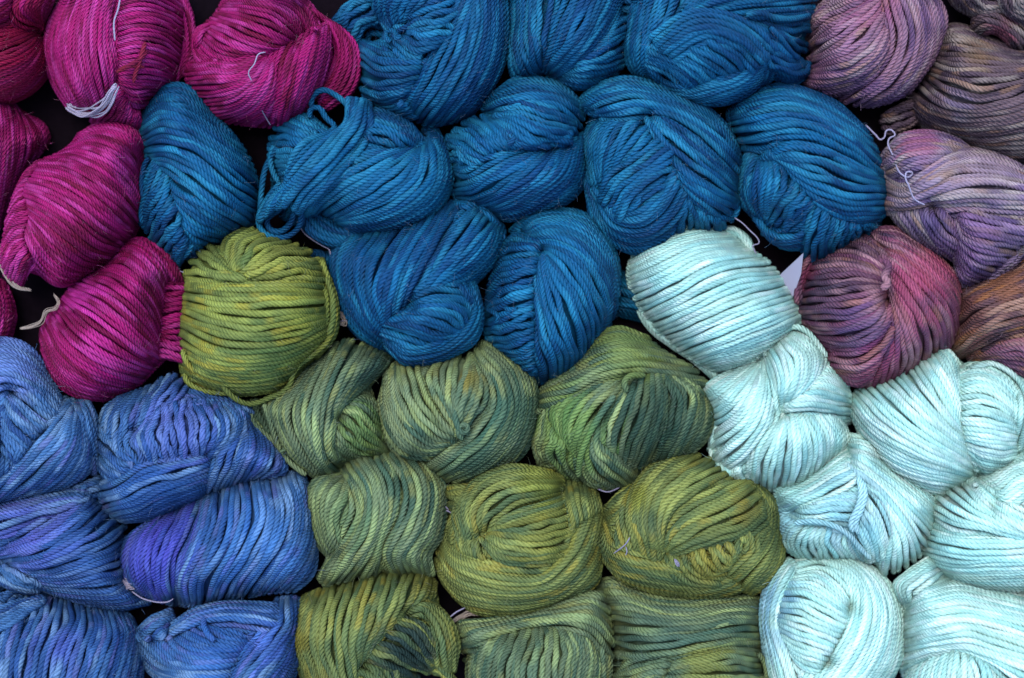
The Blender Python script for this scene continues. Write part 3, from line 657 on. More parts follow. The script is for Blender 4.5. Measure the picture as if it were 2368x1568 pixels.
f|4|150,190 250,150 360,125 450,120|70,290 220,220 400,160 560,150|45,380 200,310 420,220 640,200|50,450 220,380 450,270 700,250|75,520 260,440 500,320 770,290|110,590 300,500 560,370 830,330|150,650 350,560 620,430 890,400|200,710 410,620 680,500 930,450|260,770 480,680 740,570 970,510|330,830 550,740 800,640 1000,570|400,880 620,800 840,710 1020,640|460,920 680,860 870,790 1020,710|520,950 700,910 850,850 960,790|560,970 680,950 790,910 870,870
S|F|cyan|14|4|aqua skein under the topmost aqua ball, with one strand looped over its crown
p|930,1235 940,1160
f|-4|540,1250 510,1400 540,1540 600,1610|600,1330 560,1450 600,1570 680,1640|690,1380 620,1480 650,1600 740,1660|770,1430 690,1530 710,1610 790,1670
f|-2|1190,910 1250,960 1300,1030|1130,1000 1220,1010 1310,1080|1060,1080 1180,1060 1320,1120|990,1140 1150,1120 1320,1160|950,1180 1130,1170 1325,1200|920,1220 1100,1200 1320,1240
f|2|930,1250 830,1320 750,1420 720,1560|940,1250 870,1370 810,1490 790,1640|950,1250 920,1390 880,1530 860,1660|970,1250 980,1400 960,1550 930,1670|1010,1240 1050,1400 1040,1540 1000,1660|1060,1230 1120,1380 1120,1510 1070,1640|1120,1230 1190,1370 1190,1480 1140,1590|1180,1230 1260,1340 1260,1440 1190,1560|1240,1240 1310,1310 1330,1390 1260,1490
f|4|790,910 650,970 540,1020 470,1080|800,930 680,1030 570,1110 490,1150|800,950 720,1060 610,1180 520,1230|810,960 760,1090 660,1240 540,1320|820,960 800,1110 730,1270 600,1380 520,1440|840,960 840,1120 790,1290 690,1420 560,1520|860,960 890,1110 860,1280 770,1440 640,1570
f|7|830,870 850,950 880,1060 900,1200|870,840 930,940 950,1060 930,1180|920,790 1010,900 1010,1040 960,1160|970,760 1090,880 1080,1010 990,1140|1020,750 1150,860 1140,990 1040,1110|1080,770 1190,890 1180,960 1080,1090
l|9|7|930,760 1000,712 1080,740 1150,820 1200,890
l|10|6.5|790,905 790,865 825,848 840,890
S|F|cyan|14|4|wide aqua skein directly below the plum skein, with a bulge at its right end
p|2000,960 2090,1600
f|0|1980,980 2060,930 2180,950 2280,1020 2350,1110|1990,1030 2090,1000 2200,1040 2280,1110 2340,1190|2000,1100 2100,1080 2200,1110 2280,1180 2330,1260|2000,1180 2100,1170 2210,1200 2290,1250 2350,1290|2000,1260 2110,1260 2220,1290 2360,1320|2010,1330 2120,1350 2230,1370 2355,1380|2020,1390 2120,1430 2230,1450 2350,1440|2040,1440 2120,1500 2220,1520 2340,1500|2070,1480 2120,1570 2200,1570 2300,1550|2090,1540 2120,1590 2170,1600 2240,1570
f|4|1890,830 1960,900 1980,1050 1990,1200|1830,860 1900,980 1950,1120 1990,1260|1760,900 1840,1030 1920,1170 2000,1320|1690,950 1780,1080 1880,1220 2010,1370|1600,1000 1710,1130 1840,1270 2020,1420|1500,1040 1640,1180 1800,1320 2040,1480|1420,1080 1570,1230 1760,1370 2060,1540|1370,1140 1500,1280 1720,1420 2060,1580|1350,1200 1450,1330 1660,1470 2080,1600|1370,1270 1440,1400 1640,1540 2000,1640|1400,1330 1480,1480 1650,1600 1930,1680|1450,1400 1530,1560 1700,1670 1880,1715
f|5|2100,950 2180,930 2290,990 2370,1100 2375,1280 2340,1400|2120,935 2230,925 2340,1010 2410,1130 2405,1280 2360,1420
S|I|cyan|14|0|bluish aqua skein with a ruffled lower left edge
p|1340,230 1000,580
f|-3|1010,560 950,580 920,640 930,700|1020,640 960,680 940,740 970,800|1080,680 1040,740 1030,790 1070,850|1150,690 1120,750 1140,810 1160,860|1230,690 1220,760 1260,820 1270,860|1300,710 1290,770 1330,830 1360,870|1340,750 1380,800 1410,850 1450,880
f|0|1000,520 1120,500 1250,480 1390,480|1000,560 1120,560 1250,540 1380,540|990,600 1120,620 1250,600 1370,600|970,630 1090,650 1220,660 1340,670
f|1|1420,470 1480,540 1530,650 1560,760|1410,540 1460,610 1500,700 1530,810|1390,600 1430,680 1470,760 1480,850|1370,650 1390,730 1420,800 1430,860
f|3|1320,200 1220,270 1120,360 1000,430 910,450|1330,260 1230,330 1110,410 980,470 920,500|1340,320 1230,380 1110,450 1000,500 930,540|1360,370 1250,430 1130,490 1020,530 940,570|1380,400 1280,470 1150,530 1040,560 950,600
f|6|1350,130 1460,160 1560,300 1700,400 1820,500|1330,190 1480,260 1610,370 1740,480 1830,560|1340,240 1480,340 1620,450 1740,560 1820,650|1350,290 1480,390 1610,510 1720,640 1800,740|1360,340 1490,440 1600,560 1690,700 1740,830|1400,400 1520,490 1590,620 1640,760 1650,900|1440,440 1550,550 1590,680 1580,810 1560,930|1480,470 1570,590 1600,700 1560,800 1520,960
l|14|6.8|1385,370 1405,460 1385,560 1345,650 1355,700
l|14|6.8|1408,400 1425,470 1405,565 1368,650 1385,710
l|8|6.5|1010,650 1120,640 1250,670 1330,720 1390,790 1460,860
c|1350,600,260,74c0d8,.5
c|950,620,100,7cbcdc,.5
S|I|cyan|14|0|smooth aqua skein on the right edge, above the lowest right aqua skein
p|2190,560
f|0|2450,140 2330,220 2200,310 2100,390|2450,210 2290,270 2180,340 2100,400|2450,300 2300,350 2200,420 2120,430|2450,370 2330,410 2240,480 2160,480|2450,430 2370,460 2280,520 2200,550|2450,520 2400,540 2320,580 2240,610
f|5|2080,400 2160,490 2280,570 2450,660|2060,415 2140,505 2250,600 2450,720|2020,430 2110,540 2220,630 2450,745|1920,470 2040,560 2180,640 2450,750|1840,530 1960,600 2150,660 2450,755|1830,600 1960,660 2150,690 2450,760
f|3|1820,640 1960,700 2150,710 2450,700|1800,700 1950,750 2150,760 2450,750|1790,770 1940,810 2150,820 2450,810|1800,840 1950,880 2160,880 2450,870|1830,900 1980,940 2180,940 2450,930|1890,950 2030,990 2210,1000 2450,990|1960,1000 2080,1040 2240,1060 2450,1060
S|I|cyan|14|4|round aqua skein on the bottom edge with a broad crescent fold on its right
p|1220,1480 1340,1160
f|-4|960,880 880,960 830,1060 810,1200 830,1400 880,1640|990,900 930,990 880,1100 860,1240 900,1420 960,1640|1010,940 960,1020 920,1140 910,1270 970,1430 1040,1640
f|2|1040,960 1150,940 1260,1020 1330,1120|980,1010 1100,1010 1230,1090 1330,1180|940,1090 1060,1100 1200,1170 1320,1240|920,1170 1040,1190 1180,1250 1300,1310|910,1240 1030,1290 1160,1340 1270,1390|930,1310 1030,1370 1150,1410 1240,1440|970,1380 1050,1450 1140,1480 1210,1500|1010,1460 1080,1530 1140,1550 1180,1560
f|6|1000,930 1150,880 1290,960 1350,1100 1320,1240 1230,1400 1100,1640|1020,890 1220,870 1380,970 1430,1130 1400,1290 1320,1450 1180,1640|1060,870 1280,860 1450,980 1520,1150 1500,1330 1420,1500 1300,1640|1130,860 1340,860 1520,990 1600,1170 1590,1370 1520,1540 1420,1640|1200,860 1380,870 1560,1000 1650,1180 1655,1380 1600,1540 1530,1640
c|850,1100,170,80bcdc,.7
c|880,1350,120,90c8e0,.5
S|I|cyan|14.5|2|aqua skein in the bottom right corner with small loops at its upper left
p|1660,1150
f|0|1640,1130 1600,1020 1680,940 1800,860|1670,1120 1650,1030 1720,970 1840,890|1700,1110 1700,1050 1770,990 1860,940
f|0|1800,1440 1700,1500 1650,1640|1870,1410 1800,1500 1760,1640|1940,1400 1910,1500 1890,1640|2010,1400 2030,1500 2040,1640|2080,1420 2140,1510 2180,1640|2150,1460 2230,1540 2300,1640
f|5|1690,1100 1800,1030 1950,980 2150,1030 2450,1110|1660,1160 1800,1100 1980,1060 2180,1100 2450,1170|1650,1230 1810,1180 2000,1150 2200,1190 2450,1250|1650,1310 1820,1260 2010,1230 2210,1270 2450,1340|1660,1380 1830,1330 2020,1300 2220,1360 2450,1440|1670,1450 1840,1400 2010,1380 2200,1440 2450,1530|1660,1510 1790,1450 1960,1400 2120,1460 2300,1640
S|D|lime|14.5|14|yellow-green ball of yarn with a loose strand hanging round its lower edge
f|2|1110,420 1200,410 1300,420 1430,440|1150,330 1230,380 1330,400 1430,420|1200,280 1270,340 1340,390 1400,410|1250,240 1300,310 1350,370 1400,400
f|4|1390,400 1320,300 1340,200 1420,150|1400,400 1370,310 1400,210 1500,150|1410,400 1420,320 1480,220 1600,180|1430,400 1480,330 1570,250 1700,220|1450,410 1540,350 1650,290 1810,270|1460,420 1570,380 1700,330 1870,330|1480,430 1600,410 1740,380 1900,400|1500,440 1620,440 1760,430 1890,440
f|6|1110,420 1250,450 1430,440 1650,430 1890,440|1100,470 1250,490 1450,500 1680,500 1900,500|1090,530 1260,560 1470,580 1700,570 1920,550|1085,590 1270,640 1490,660 1720,640 1920,610|1075,640 1260,710 1490,740 1730,700 1920,660|1070,700 1250,790 1490,820 1730,780 1930,700|1070,770 1240,860 1490,890 1740,850 1940,750|1080,850 1250,930 1500,960 1740,910 1930,800|1090,920 1260,1000 1490,1020 1720,970 1880,870|1100,980 1280,1050 1490,1070 1700,1030 1830,920|1130,1050 1300,1100 1480,1110 1650,1080 1750,1010
f|1|1910,340 1940,450 1960,600 1940,740 1870,840|1930,400 1980,520 1995,660 1970,780 1890,880
l|5|6.4|1080,850 1120,950 1200,990 1280,1000 1320,1060 1380,1130 1480,1170 1600,1130 1700,1080 1750,960 1850,880 1950,780 1985,650 1965,520 1930,420
l|3|6.4|1090,990 1110,1040 1200,1090 1350,1110
c|1650,330,200,a8a84c,.5
c|1800,600,220,a8a838,.4
c|1900,880,180,98983c,.5
c|1250,250,130,5e7040,.5
S|D|gree|13.5|-4|grey-green skein just right of and below the yellow-green ball
p|2000,1250 2010,1530
f|-20|1460,1180 1500,1280 1580,1370 1640,1420|1530,1160 1560,1280 1620,1380 1690,1460
f|0|2120,1130 2190,1130 2240,1200 2260,1280|2060,1170 2140,1190 2220,1280 2270,1360|2030,1220 2100,1250 2180,1340 2290,1440|2010,1260 2070,1320 2150,1400 2280,1460|1990,1330 2040,1400 2120,1450 2240,1470|1970,1400 2010,1450 2080,1490 2180,1490
f|5|1800,980 1640,1100 1560,1180 1620,1350 1700,1480 1850,1590|1860,930 1720,1080 1650,1200 1690,1360 1780,1500 1890,1600|1920,880 1790,1070 1730,1220 1770,1380 1850,1510 1930,1600|1980,830 1870,1050 1810,1230 1840,1390 1900,1520 1960,1600|2060,810 1950,1030 1890,1230 1890,1390 1930,1510 2000,1590|2150,830 2030,1030 1960,1200 1930,1370 1950,1480 2030,1550|2240,860 2110,1030 2010,1170 1970,1330 1960,1430 2040,1520|2320,920 2200,1040 2080,1140 2010,1220 1985,1340 1980,1430
l|-3|6.8|1470,1190 1500,1280 1570,1350 1630,1400 1660,1470
l|2|6.8|1560,1160 1600,1280 1640,1400 1700,1500 1810,1590
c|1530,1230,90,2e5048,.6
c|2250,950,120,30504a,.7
c|2150,1320,150,6a943a,.5
k|-10|6|2005,630 2025,640 2045,670 2030,700 2010,690
t|-8|3|2010,680 2050,675 2075,690
S|E|gree|14|3|sage green skein with a yellow streak and a tiny knot at its heart
p|870,1385
f|4|960,900 1040,1050 1050,1180 960,1310 830,1420 680,1530|980,870 1090,1030 1110,1190 1020,1350 890,1460 720,1570|1000,840 1140,1000 1180,1180 1100,1370 960,1500 780,1600|1030,820 1200,960 1250,1160 1180,1370 1040,1530 860,1620|1060,830 1250,960 1310,1130 1270,1340 1150,1510 970,1610|1080,850 1290,1000 1330,1150 1310,1350 1230,1480 1080,1570
f|5|430,1060 400,1180 430,1350 520,1480 650,1510|440,1000 430,1170 490,1350 610,1450 740,1450|480,960 490,1130 570,1300 690,1400 800,1400|530,940 560,1100 640,1260 740,1350 860,1380|590,930 630,1080 700,1220 780,1310 880,1360|650,930 670,1060 740,1190 810,1280 880,1340
f|8|720,920 680,1020 720,1130 790,1230 850,1310|790,910 750,1010 770,1120 820,1220 860,1300|860,900 830,1000 830,1110 850,1200 870,1290|940,900 910,1000 880,1100 870,1200 880,1290|960,960 980,1040 960,1130 920,1200 890,1290|970,950 1030,1060 1020,1160 970,1230 920,1290
l|10|7|855,1170 850,1260 885,1335 915,1335 915,1295 880,1295 868,1340 890,1380
c|970,1050,85,a08c30,.7
c|620,1200,130,8c9a48,.4
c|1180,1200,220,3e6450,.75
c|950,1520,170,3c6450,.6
c|500,1200,200,98a878,.5
S|E|gree|14|2|green skein with a dark round fold on its right and short loops at left
p|1700,1240 1880,1030
f|4|1560,960 1640,830 1730,740 1830,720 1950,760|1480,1010 1600,890 1720,800 1850,780 2050,850|1420,1040 1560,960 1720,870 1900,850 2150,910|1370,1090 1540,1020 1740,930 1950,910 2240,960|1350,1140 1540,1080 1760,980 1990,970 2280,1010|1360,1200 1560,1130 1780,1030 2000,1010 2330,1060
f|-4|1360,1150 1330,1300 1310,1420 1350,1510 1420,1530|1400,1230 1390,1350 1360,1440 1390,1500 1440,1560|1430,1300 1440,1390 1410,1460 1460,1540 1500,1590|1470,1350 1500,1420 1500,1480 1530,1560 1560,1610
f|3|1700,1020 1500,1100 1390,1200 1430,1320 1520,1420|1780,1020 1620,1110 1500,1230 1500,1360 1560,1470|1850,1020 1720,1130 1610,1270 1560,1400 1590,1530|1880,1040 1790,1160 1690,1290 1620,1430 1600,1600|1890,1060 1820,1190 1740,1300 1680,1440 1650,1640
f|4|1740,1270 1740,1380 1820,1490 1930,1600|1700,1290 1700,1420 1780,1530 1890,1620|1670,1320 1660,1450 1720,1560 1830,1640|1640,1370 1630,1500 1670,1600 1760,1650|1610,1430 1590,1530 1610,1620 1680,1660
f|6|2050,1010 2120,1100 2120,1250 2080,1400 2010,1530|2110,1020 2200,1110 2190,1250 2130,1400 2060,1520|2170,1030 2270,1120 2260,1260 2200,1390 2120,1510|2230,1050 2330,1150 2330,1280 2270,1390 2180,1490|2280,1080 2370,1180 2370,1290 2330,1380 2250,1460
f|9|1870,1060 1780,1170 1720,1280 1700,1400|1900,1040 1840,1180 1780,1310 1760,1440|1950,1010 1910,1160 1850,1310 1810,1470|2000,1000 1980,1160 1920,1320 1860,1490|2040,1000 2040,1160 1990,1330 1920,1510|2080,1010 2100,1170 2060,1340 1980,1530
l|5|7|1360,1215 1315,1218 1298,1250 1315,1285
l|10|7|1970,1000 1880,1005 1848,1040 1865,1100
l|8|7|1790,1120 1710,1230 1640,1350 1590,1480 1575,1600
t|-45|4|1690,1672 1750,1690 1820,1664
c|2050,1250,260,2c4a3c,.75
c|1850,850,200,8a9c38,.45
c|1550,1300,220,7aa440,.5
S|H|gree|14|2|boxy light green skein with upright strands, touching the large blue and violet skein
p|190,345 130,840
f|0|150,360 60,370 -20,450 -20,600 30,760 100,850|180,380 110,420 50,520 60,660 100,780 150,830|200,420 160,480 120,580 120,690 150,770 190,790|220,460 210,530 180,620 180,700 200,750 220,760
f|4|170,340 250,460 270,580 220,700 130,830 50,950|220,300 310,450 330,590 280,730 190,860 90,1000|290,270 380,430 400,590 350,740 270,870 180,980|370,260 450,420 450,580 400,740 350,860 280,970|450,260 520,420 500,590 420,750 400,860 370,960
f|5|460,260 540,430 530,600 450,750 420,830 460,930|530,270 610,420 600,590 530,740 470,850 510,940|600,290 680,420 670,580 610,730 540,850 580,940|660,310 730,430 730,580 690,720 620,840 650,940|690,340 780,430 790,580 770,720 700,840 720,930
c|80,600,180,8aa068,.5
c|250,650,130,5c7c50,.5
S|H|olve|14|6|olive green skein in the middle of the green group, coiled like a rose
p|1015,715 1490,470
f|-8|800,440 870,430 940,420|800,500 860,500 920,490|810,560 850,560 890,560
f|-2|840,600 800,680 790,800|880,650 850,760 870,850|930,720 920,800 970,880|990,760 1000,830 1080,890
f|2|1480,420 1500,540 1520,650 1480,790 1440,900|1540,430 1560,550 1570,670 1530,810 1460,930|1620,450 1640,560 1640,680 1590,820 1500,950|1690,500 1710,600 1700,720 1650,850 1560,980
f|3|790,620 830,780 970,850 1150,900 1330,930 1450,850 1560,650|780,720 830,850 990,920 1180,960 1370,950 1500,830 1610,620|770,800 840,920 1010,990 1200,1020 1400,990 1560,830 1660,600|750,870 850,990 1020,1050 1220,1070 1440,1020 1620,840 1700,580|760,940 860,1060 1030,1110 1230,1120 1470,1060 1660,870 1720,640|790,1010 890,1120 1040,1160 1230,1170 1500,1090 1690,930 1710,760|850,1080 940,1160 1060,1195 1240,1200 1500,1130 1680,1010 1700,880
f|7|1030,690 1130,620 1290,550 1470,500|1040,700 1160,660 1320,610 1480,560|1050,700 1170,690 1330,670 1490,630|1050,720 1170,730 1330,730 1490,700|1040,730 1140,780 1290,810 1460,790|1030,760 1120,830 1260,860 1430,850|1030,790 1100,870 1230,900 1410,900
f|9|1020,700 1060,620 1150,540 1300,490 1450,460|1000,710 1000,590 1100,490 1270,440 1470,420|960,720 940,570 1040,450 1230,390 1460,390|920,720 890,560 980,420 1180,340 1440,370|900,760 850,600 900,500 950,410 1130,310 1380,330
t|-30|4|775,575 805,580 842,605
t|-30|3.5|778,545 800,562 810,580
c|1400,700,190,90903c,.6
c|1350,430,120,8c9434,.5
S|I|olve|14|8|plump olive skein beside the aqua skeins, small yellow loops below its centre
p|250,825
f|-8|60,420 -20,470 -90,540|50,480 -20,540 -110,610|40,560 -20,610 -140,690|30,620 -20,680 -145,760
f|-2|-100,600 -60,720 60,800 200,850 330,880|-130,680 -80,800 60,860 220,900 400,960|-145,760 -90,870 60,930 240,970 440,1000 620,960|-130,840 -60,930 90,990 270,1030 480,1050 700,980|-90,900 -20,980 130,1050 310,1080 540,1090 780,1020
f|0|600,330 730,440 800,560 790,680 700,800 560,900|620,320 770,430 850,560 840,700 760,830 620,960|640,350 810,450 890,580 880,740 810,870 670,1010|700,390 850,480 905,600 900,780 860,900 740,1040|760,440 890,530 910,640 940,850 900,970 780,1060
f|5|350,850 370,900 430,960 500,970|420,830 450,890 510,950 560,940|490,810 520,870 580,920 620,900|570,790 600,840 640,870 650,830|640,750 660,790 690,800 690,750
f|8|240,790 280,700 380,600 560,510 720,410|240,810 320,710 450,630 620,550 760,460|250,820 360,740 500,670 660,600 790,520|270,830 400,770 540,720 690,660 800,580|300,840 430,810 560,780 700,720 790,650
f|10|60,760 20,620 50,450 150,320 280,250|110,780 70,620 100,470 200,340 340,250|150,790 120,640 150,490 250,360 410,260|190,800 170,650 200,510 310,380 480,280|210,800 210,670 250,540 370,420 560,320|230,810 250,690 300,590 430,480 640,370
t|4|3.5|35,735 10,775 -60,830
t|4|3|10,790 18,820 10,840
k|8|4|300,865 315,890 322,905
c|700,570,80,a08c38,.6
c|500,920,110,988c38,.7
c|80,500,90,98982e,.5
c|150,650,90,3c5644,.5
c|850,700,150,4c5e38,.6
S|H|olve|14|4|yellow-tinged green skein on the bottom edge folded over a dark inside
p|560,1190 300,1490
f|-6|290,1480 380,1520 430,1590 440,1640|250,1520 330,1560 370,1640
f|-4|660,1430 760,1490 830,1560 900,1640|720,1520 780,1560 820,1640
f|0|540,1200 640,1230 720,1320 760,1460|480,1250 590,1290 680,1390 740,1500|420,1310 530,1350 630,1430 720,1520|370,1370 480,1410 580,1470 680,1520|340,1430 430,1470 530,1510 620,1540|300,1470 400,1510 480,1560 560,1600
f|3|560,1180 640,1160 720,1230 760,1340 770,1460|590,1150 690,1140 780,1220 820,1350 830,1480|640,1130 740,1150 830,1240 870,1370 850,1480
f|6|-60,1110 -110,1220 -125,1350 -80,1500 -30,1640|10,1080 -40,1230 -50,1370 0,1520 50,1640|100,1040 40,1220 30,1380 70,1530 120,1640|200,1010 130,1210 110,1380 140,1520 180,1640|300,980 230,1180 200,1360 210,1490 230,1600|400,960 330,1150 280,1330 260,1470 260,1540|500,950 440,1120 380,1280 310,1430 270,1520|600,950 550,1090 470,1240 370,1380 290,1500|680,970 640,1080 540,1190 430,1310 330,1430|730,1030 720,1110 620,1150 500,1220 390,1340
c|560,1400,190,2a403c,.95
c|-60,1350,70,948830,.6
c|350,1250,60,a09030,.4
c|680,1020,90,90883c,.5
c|50,1600,90,90883c,.4
t|-25|4|795,1228 850,1180 905,1152
k|-20|5|818,1248 870,1210 930,1188 1000,1192
S|H|gree|14|2|green skein on the bottom edge with a band arched over a round fan of strands
f|4|900,1230 1050,1220 1250,1180 1450,1110 1600,1060 1720,1060|880,1280 1050,1260 1250,1210 1480,1170 1650,1150 1750,1230|890,1340 1040,1290 1260,1240 1480,1210 1660,1230 1770,1350|900,1400 1050,1330 1250,1270 1480,1250 1640,1290 1760,1450
f|-4|1640,1200 1720,1300 1760,1450 1760,1640|1600,1220 1680,1330 1720,1470 1720,1640
f|2|1060,1310 960,1370 920,1480 930,1640|1130,1280 1060,1370 1010,1490 1000,1640|1210,1270 1160,1380 1120,1500 1110,1640|1300,1260 1280,1390 1240,1510 1240,1640|1390,1260 1400,1390 1380,1510 1370,1640|1480,1260 1520,1390 1510,1510 1480,1640|1560,1270 1620,1390 1620,1520 1580,1640|1610,1290 1690,1400 1720,1520 1700,1640
c|1250,1480,200,5c7458,.5
S|I|gree|14|-6|teal-green skein on the bottom edge in level rows with a yellow patch
f|0|-130,990 -60,980 60,1040 250,1080 500,1090 760,1090|-130,1060 -20,1080 150,1140 350,1160 580,1140 800,1120|-90,1140 30,1150 200,1200 400,1210 620,1170 805,1160|-70,1220 60,1240 240,1260 440,1250 640,1210 805,1210|-60,1320 80,1330 260,1330 460,1300 650,1270 805,1270|-60,1410 90,1420 270,1400 470,1360 660,1330 800,1330|-60,1490 100,1480 290,1450 500,1410 680,1370 800,1380
f|-2|-60,1560 60,1530 180,1500 280,1490|-60,1640 60,1600 180,1560 250,1540
f|3|270,1480 420,1430 600,1380 780,1400|250,1510 430,1480 620,1440 800,1460|240,1540 430,1530 630,1510 810,1520|200,1580 420,1580 640,1580 840,1580|180,1640 420,1640 640,1640 850,1640
l|-2|7|790,1420 830,1470 845,1550 830,1640
c|250,1350,240,4c6c5c,.7
c|480,1520,160,90943c,.65
S|D|peri|13.5|-2|pale violet-blue skein at the left edge below the magenta group
p|60,1110 460,1170
f|0|-60,790 60,790 160,830 230,900 270,980|-60,850 80,850 180,900 260,990 330,1090|-60,930 90,930 200,990 290,1080 350,1160|-60,1020 60,1010 180,1060 290,1150 350,1220|-60,1110 40,1080 160,1130 260,1210 320,1280
f|0|60,1110 130,1160 230,1250 300,1300|60,1150 120,1220 200,1290 270,1340|50,1210 110,1280 180,1340 230,1390|40,1280 90,1350 140,1400 190,1440|30,1360 70,1420 110,1470 150,1500|20,1460 50,1500 80,1530 110,1560
f|-6|420,1160 460,1260 500,1400 550,1560|470,1160 500,1260 540,1400 560,1560|530,1160 570,1270 580,1400 565,1520
f|5|60,1100 10,1250 -10,1400 -30,1600|20,1100 -30,1250 -60,1400 -80,1600
f|6|400,1170 290,1280 180,1400 60,1560 -60,1680|430,1190 340,1340 220,1480 100,1610 -60,1760|450,1220 390,1400 280,1530 150,1650 -40,1770|460,1260 440,1430 350,1570 220,1680 20,1760|480,1300 500,1450 430,1590 300,1680 120,1740|490,1280 540,1430 530,1560 430,1650 260,1710
c|60,950,200,7c98dc,.6
S|D|peri|13.5|0|violet-blue skein with a bright ribbed fold above a darker teal fold
p|800,1330 1240,1460
f|-8|1140,1070 1250,1110 1400,1150 1480,1190|1100,1180 1250,1170 1380,1200 1450,1260|1000,1230 1150,1190 1300,1220
f|-2|700,1140 620,1200 590,1290 600,1380|800,1110 720,1200 690,1300 680,1400|900,1070 820,1180 780,1290 760,1390|990,1020 900,1150 850,1270 820,1340|1080,1020 1000,1120 920,1230 850,1310|1140,1080 1060,1170 970,1240 880,1290
f|0|590,1290 650,1370 730,1440 800,1480|575,1360 640,1430 720,1490 800,1520|580,1430 650,1500 720,1550 780,1560|590,1500 650,1560 720,1590 760,1590|600,1570 640,1610 690,1640 730,1640
f|2|1370,1350 1270,1450 1230,1570 1190,1690|1420,1330 1350,1450 1300,1580 1240,1690|1440,1290 1430,1430 1380,1560 1310,1670|1450,1250 1500,1390 1460,1530 1390,1640|1480,1270 1570,1410 1550,1530 1460,1620|1530,1330 1630,1450 1620,1540 1530,1610|1570,1380 1680,1490 1690,1570 1600,1610
f|6|620,1620 720,1590 850,1510 1030,1480 1230,1450|610,1690 740,1640 880,1560 1050,1520 1240,1480|620,1750 760,1700 900,1620 1070,1580 1240,1520|650,1800 790,1760 930,1690 1090,1640 1230,1590|700,1840 830,1810 960,1750 1110,1690 1220,1650|760,1860 870,1850 1000,1800 1130,1740 1200,1710
f|8|830,1320 770,1400 800,1450 830,1500|890,1280 850,1360 880,1430 900,1490|970,1250 960,1340 980,1420 1000,1480|1060,1230 1070,1320 1080,1400 1100,1470|1150,1200 1180,1300 1170,1390 1170,1460|1240,1180 1290,1280 1280,1370 1240,1440|1320,1190 1370,1260 1360,1350 1300,1420|1390,1200 1430,1260 1410,1340 1350,1400
c|1060,1350,240,6c7ccc,.6
c|950,1680,260,2e5c9c,.8
c|1500,1450,160,3a5cb8,.4
S|G|peri|13.5|-4|violet-blue skein at the left edge, purple along its top, fanning out to the right
p|540,480 60,880
f|-10|400,460 480,420 570,390|450,490 520,450 580,430|520,500 570,490 590,460
f|-3|60,900 120,950 200,980|20,950 100,1000 200,1030|10,1010 100,1050 200,1070
f|0|-60,550 100,520 250,480 400,460 530,470|-60,610 100,580 260,540 400,510 500,500|-60,700 80,650 230,600 360,570 430,540
f|4|-60,790 80,760 230,680 370,590 500,500|-20,830 120,800 290,720 430,620 540,510|20,860 180,840 350,760 500,660 600,580|60,890 230,880 420,800 580,710 680,630|90,920 280,910 470,850 640,770 730,700|150,950 330,940 520,890 680,830 730,790|180,970 350,970 540,930 690,890 730,860|200,990 380,1010 560,990 700,960 740,930|220,1010 400,1050 570,1060 700,1040 740,1000|230,1040 400,1100 560,1120 700,1130 860,1110|300,1070 450,1130 600,1150 720,1160 850,1130
c|150,600,280,5c60bc,.65
c|500,950,260,38589c,.5
S|G|peri|12|-70|small dark blue skein end at the left edge near the bottom
f|0|-60,820 0,840 40,900 20,1010|-60,900 -20,930 0,980 -20,1040
S|G|peri|13.5|6|large blue skein with a violet left side and a white tie below
p|1040,1100
f|3|860,660 760,740 720,850 740,970 800,1040|940,620 840,740 800,860 820,970 880,1070|1030,590 930,740 880,870 890,980 940,1090|1110,550 1020,720 960,870 960,990 1000,1110|1180,530 1100,720 1030,870 1020,1000 1030,1110
f|5|1200,500 1150,690 1080,860 1040,1000 1060,1110|1280,460 1240,670 1160,850 1090,1000 1110,1120|1360,430 1340,650 1260,840 1160,1000 1160,1120|1440,410 1440,630 1360,830 1250,1000 1230,1110|1520,400 1540,620 1460,830 1340,1000 1300,1100|1600,390 1640,600 1570,810 1450,980 1390,1090|1680,380 1730,590 1670,800 1560,960 1480,1070|1760,370 1800,580 1770,780 1670,930 1570,1050|1800,390 1840,580 1850,780 1780,930 1680,1040|1810,420 1850,600 1870,830 1850,960 1760,1040
t|6|4|780,1055 840,1095 940,1120 1000,1115 1025,1098
k|2|8|730,985 745,1020 790,1035
k|0|6|720,1000 705,1045 700,1095
c|830,850,260,5654c4,.75
c|1000,650,180,5654c4,.65
c|1500,800,330,4080cc,.35
S|G|peri|13.5|0|blue skein in the bottom left corner with straight upright strands
f|0|60,1080 -40,1200 -80,1400 -80,1640|160,1080 60,1210 0,1400 -20,1640|250,1080 180,1220 110,1400 80,1640|340,1090 310,1230 230,1420 190,1640|430,1110 430,1250 350,1430 300,1640|520,1140 540,1270 480,1440 420,1640|610,1160 640,1290 590,1450 530,1640|700,1180 740,1310 700,1470 650,1640|760,1210 800,1330 790,1480 750,1640|790,1240 830,1350 840,1490 830,1640
f|6|-60,1200 30,1170 130,1120 230,1090|-60,1260 40,1220 140,1160 240,1120|-60,1340 20,1290 120,1220 200,1160
f|-4|-60,1090 0,1080 80,1050|-60,1150 20,1140 100,1090
c|350,1400,170,5860b8,.5
S|G|peri|13.5|0|blue skein on the bottom edge with a nest of curved strands
p|1010,1280 1490,1370
f|-5|990,1170 900,1210 830,1270|1010,1230 940,1260 880,1310|1020,1290 980,1320 950,1370
f|-3|780,1290 850,1340 940,1350 1000,1400|790,1340 850,1400 940,1430 1010,1460|800,1390 850,1460 930,1490 1000,1520
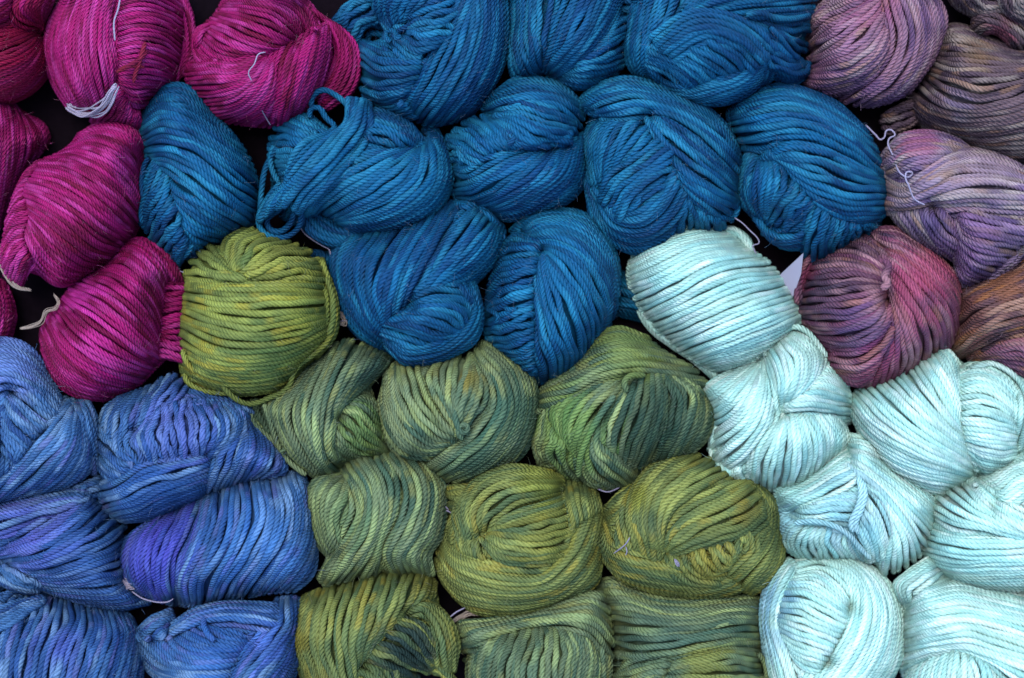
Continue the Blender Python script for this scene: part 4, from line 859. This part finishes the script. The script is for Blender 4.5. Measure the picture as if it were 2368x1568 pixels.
f|0|1200,1200 1300,1240 1420,1310 1490,1360|1100,1240 1220,1290 1350,1350 1490,1370|1050,1290 1160,1350 1290,1390 1480,1390|1030,1340 1110,1410 1250,1430 1450,1410|960,1330 1080,1440 1230,1470 1420,1450|830,1330 980,1470 1190,1510 1400,1490|800,1350 920,1500 1150,1570 1380,1560|850,1480 920,1560 1120,1620 1350,1640
f|5|1020,1270 1120,1180 1270,1130 1420,1120 1600,1130|1030,1290 1150,1210 1300,1170 1450,1170 1620,1190|1100,1270 1200,1230 1320,1220 1450,1230 1590,1260
f|6|1640,1120 1620,1230 1550,1330 1440,1450 1350,1640|1690,1110 1680,1250 1600,1380 1490,1500 1410,1640|1740,1110 1730,1270 1650,1430 1560,1540 1500,1640|1770,1130 1750,1300 1710,1460 1640,1560 1590,1640|1780,1180 1770,1350 1760,1480 1730,1580 1700,1640
l|10|6.5|1210,1200 1205,1250 1225,1300 1270,1350
c|1250,1350,230,3468b0,.7
c|1600,1400,180,5c80dc,.5
S|F|cyan|14|-34|narrow sliver of a shaded aqua skein at the right edge beside the bulged one
f|0|2345,1040 2375,1150 2390,1300|2400,1030 2430,1150 2450,1320
"""

SK = parse(DATA)
fields = [build_skein(sk, i) for i, sk in enumerate(SK)]

# ------------------------------------------------------------------ the dark tray the skeins lie on
zt = -150.0
n = 24
xs = np.linspace(-1.0, 1.0, n)
V = np.array([[x*.9, y*.7, zt*S+.0006*math.sin(9*x+4*y)] for y in xs for x in xs])
F = [[i*n+j, i*n+j+1, (i+1)*n+j+1, (i+1)*n+j] for i in range(n-1) for j in range(n-1)]
tray = mesh('table_cloth_surface', V, F, plain('dark_cloth', (.004, .002, .004), .95, 300))
tray.name = 'table'; tray.active_material.node_tree.nodes['Principled BSDF'].inputs['Specular IOR Level'].default_value = .05; tray['kind'] = 'structure'; tray['label'] = 'dark cloth covered table under the skeins'

# ------------------------------------------------------------------ swing tag poking out beside the topmost aqua skein
K = W/4096.
tx, ty = 2496*K, 826*K; k = 1600/4096.
def tp(x, y, z): return [tx+x*k, ty+y*k, z]
front = np.array([tp(1062, 275, 28), tp(918, 410, -30), tp(985, 560, -40), tp(1000, 535, -20), tp(1048, 400, 10)])
Wf = world(front); t = .0004
Vt = np.vstack([Wf, Wf-np.array([0, 0, t])]); m = len(Wf)
me = bpy.data.meshes.new('paper_tag')
me.from_pydata([tuple(v) for v in Vt], [], [list(range(m))[::-1], [m+i for i in range(m)]]+[[i, (i+1) % m, m+(i+1) % m, m+i] for i in range(m)])
me.materials.append(plain('paper', (.27, .27, .36), .6, 20))
tag = bpy.data.objects.new('paper_tag', me); C.objects.link(tag)
tag['label'] = 'pale lilac paper tag wedged between the topmost aqua ball and the plum skein'; tag['category'] = 'paper tag'
print('objects', len(bpy.data.objects), 'tris', sum(len(o.data.polygons)*2 for o in bpy.data.objects if o.type == 'MESH'))
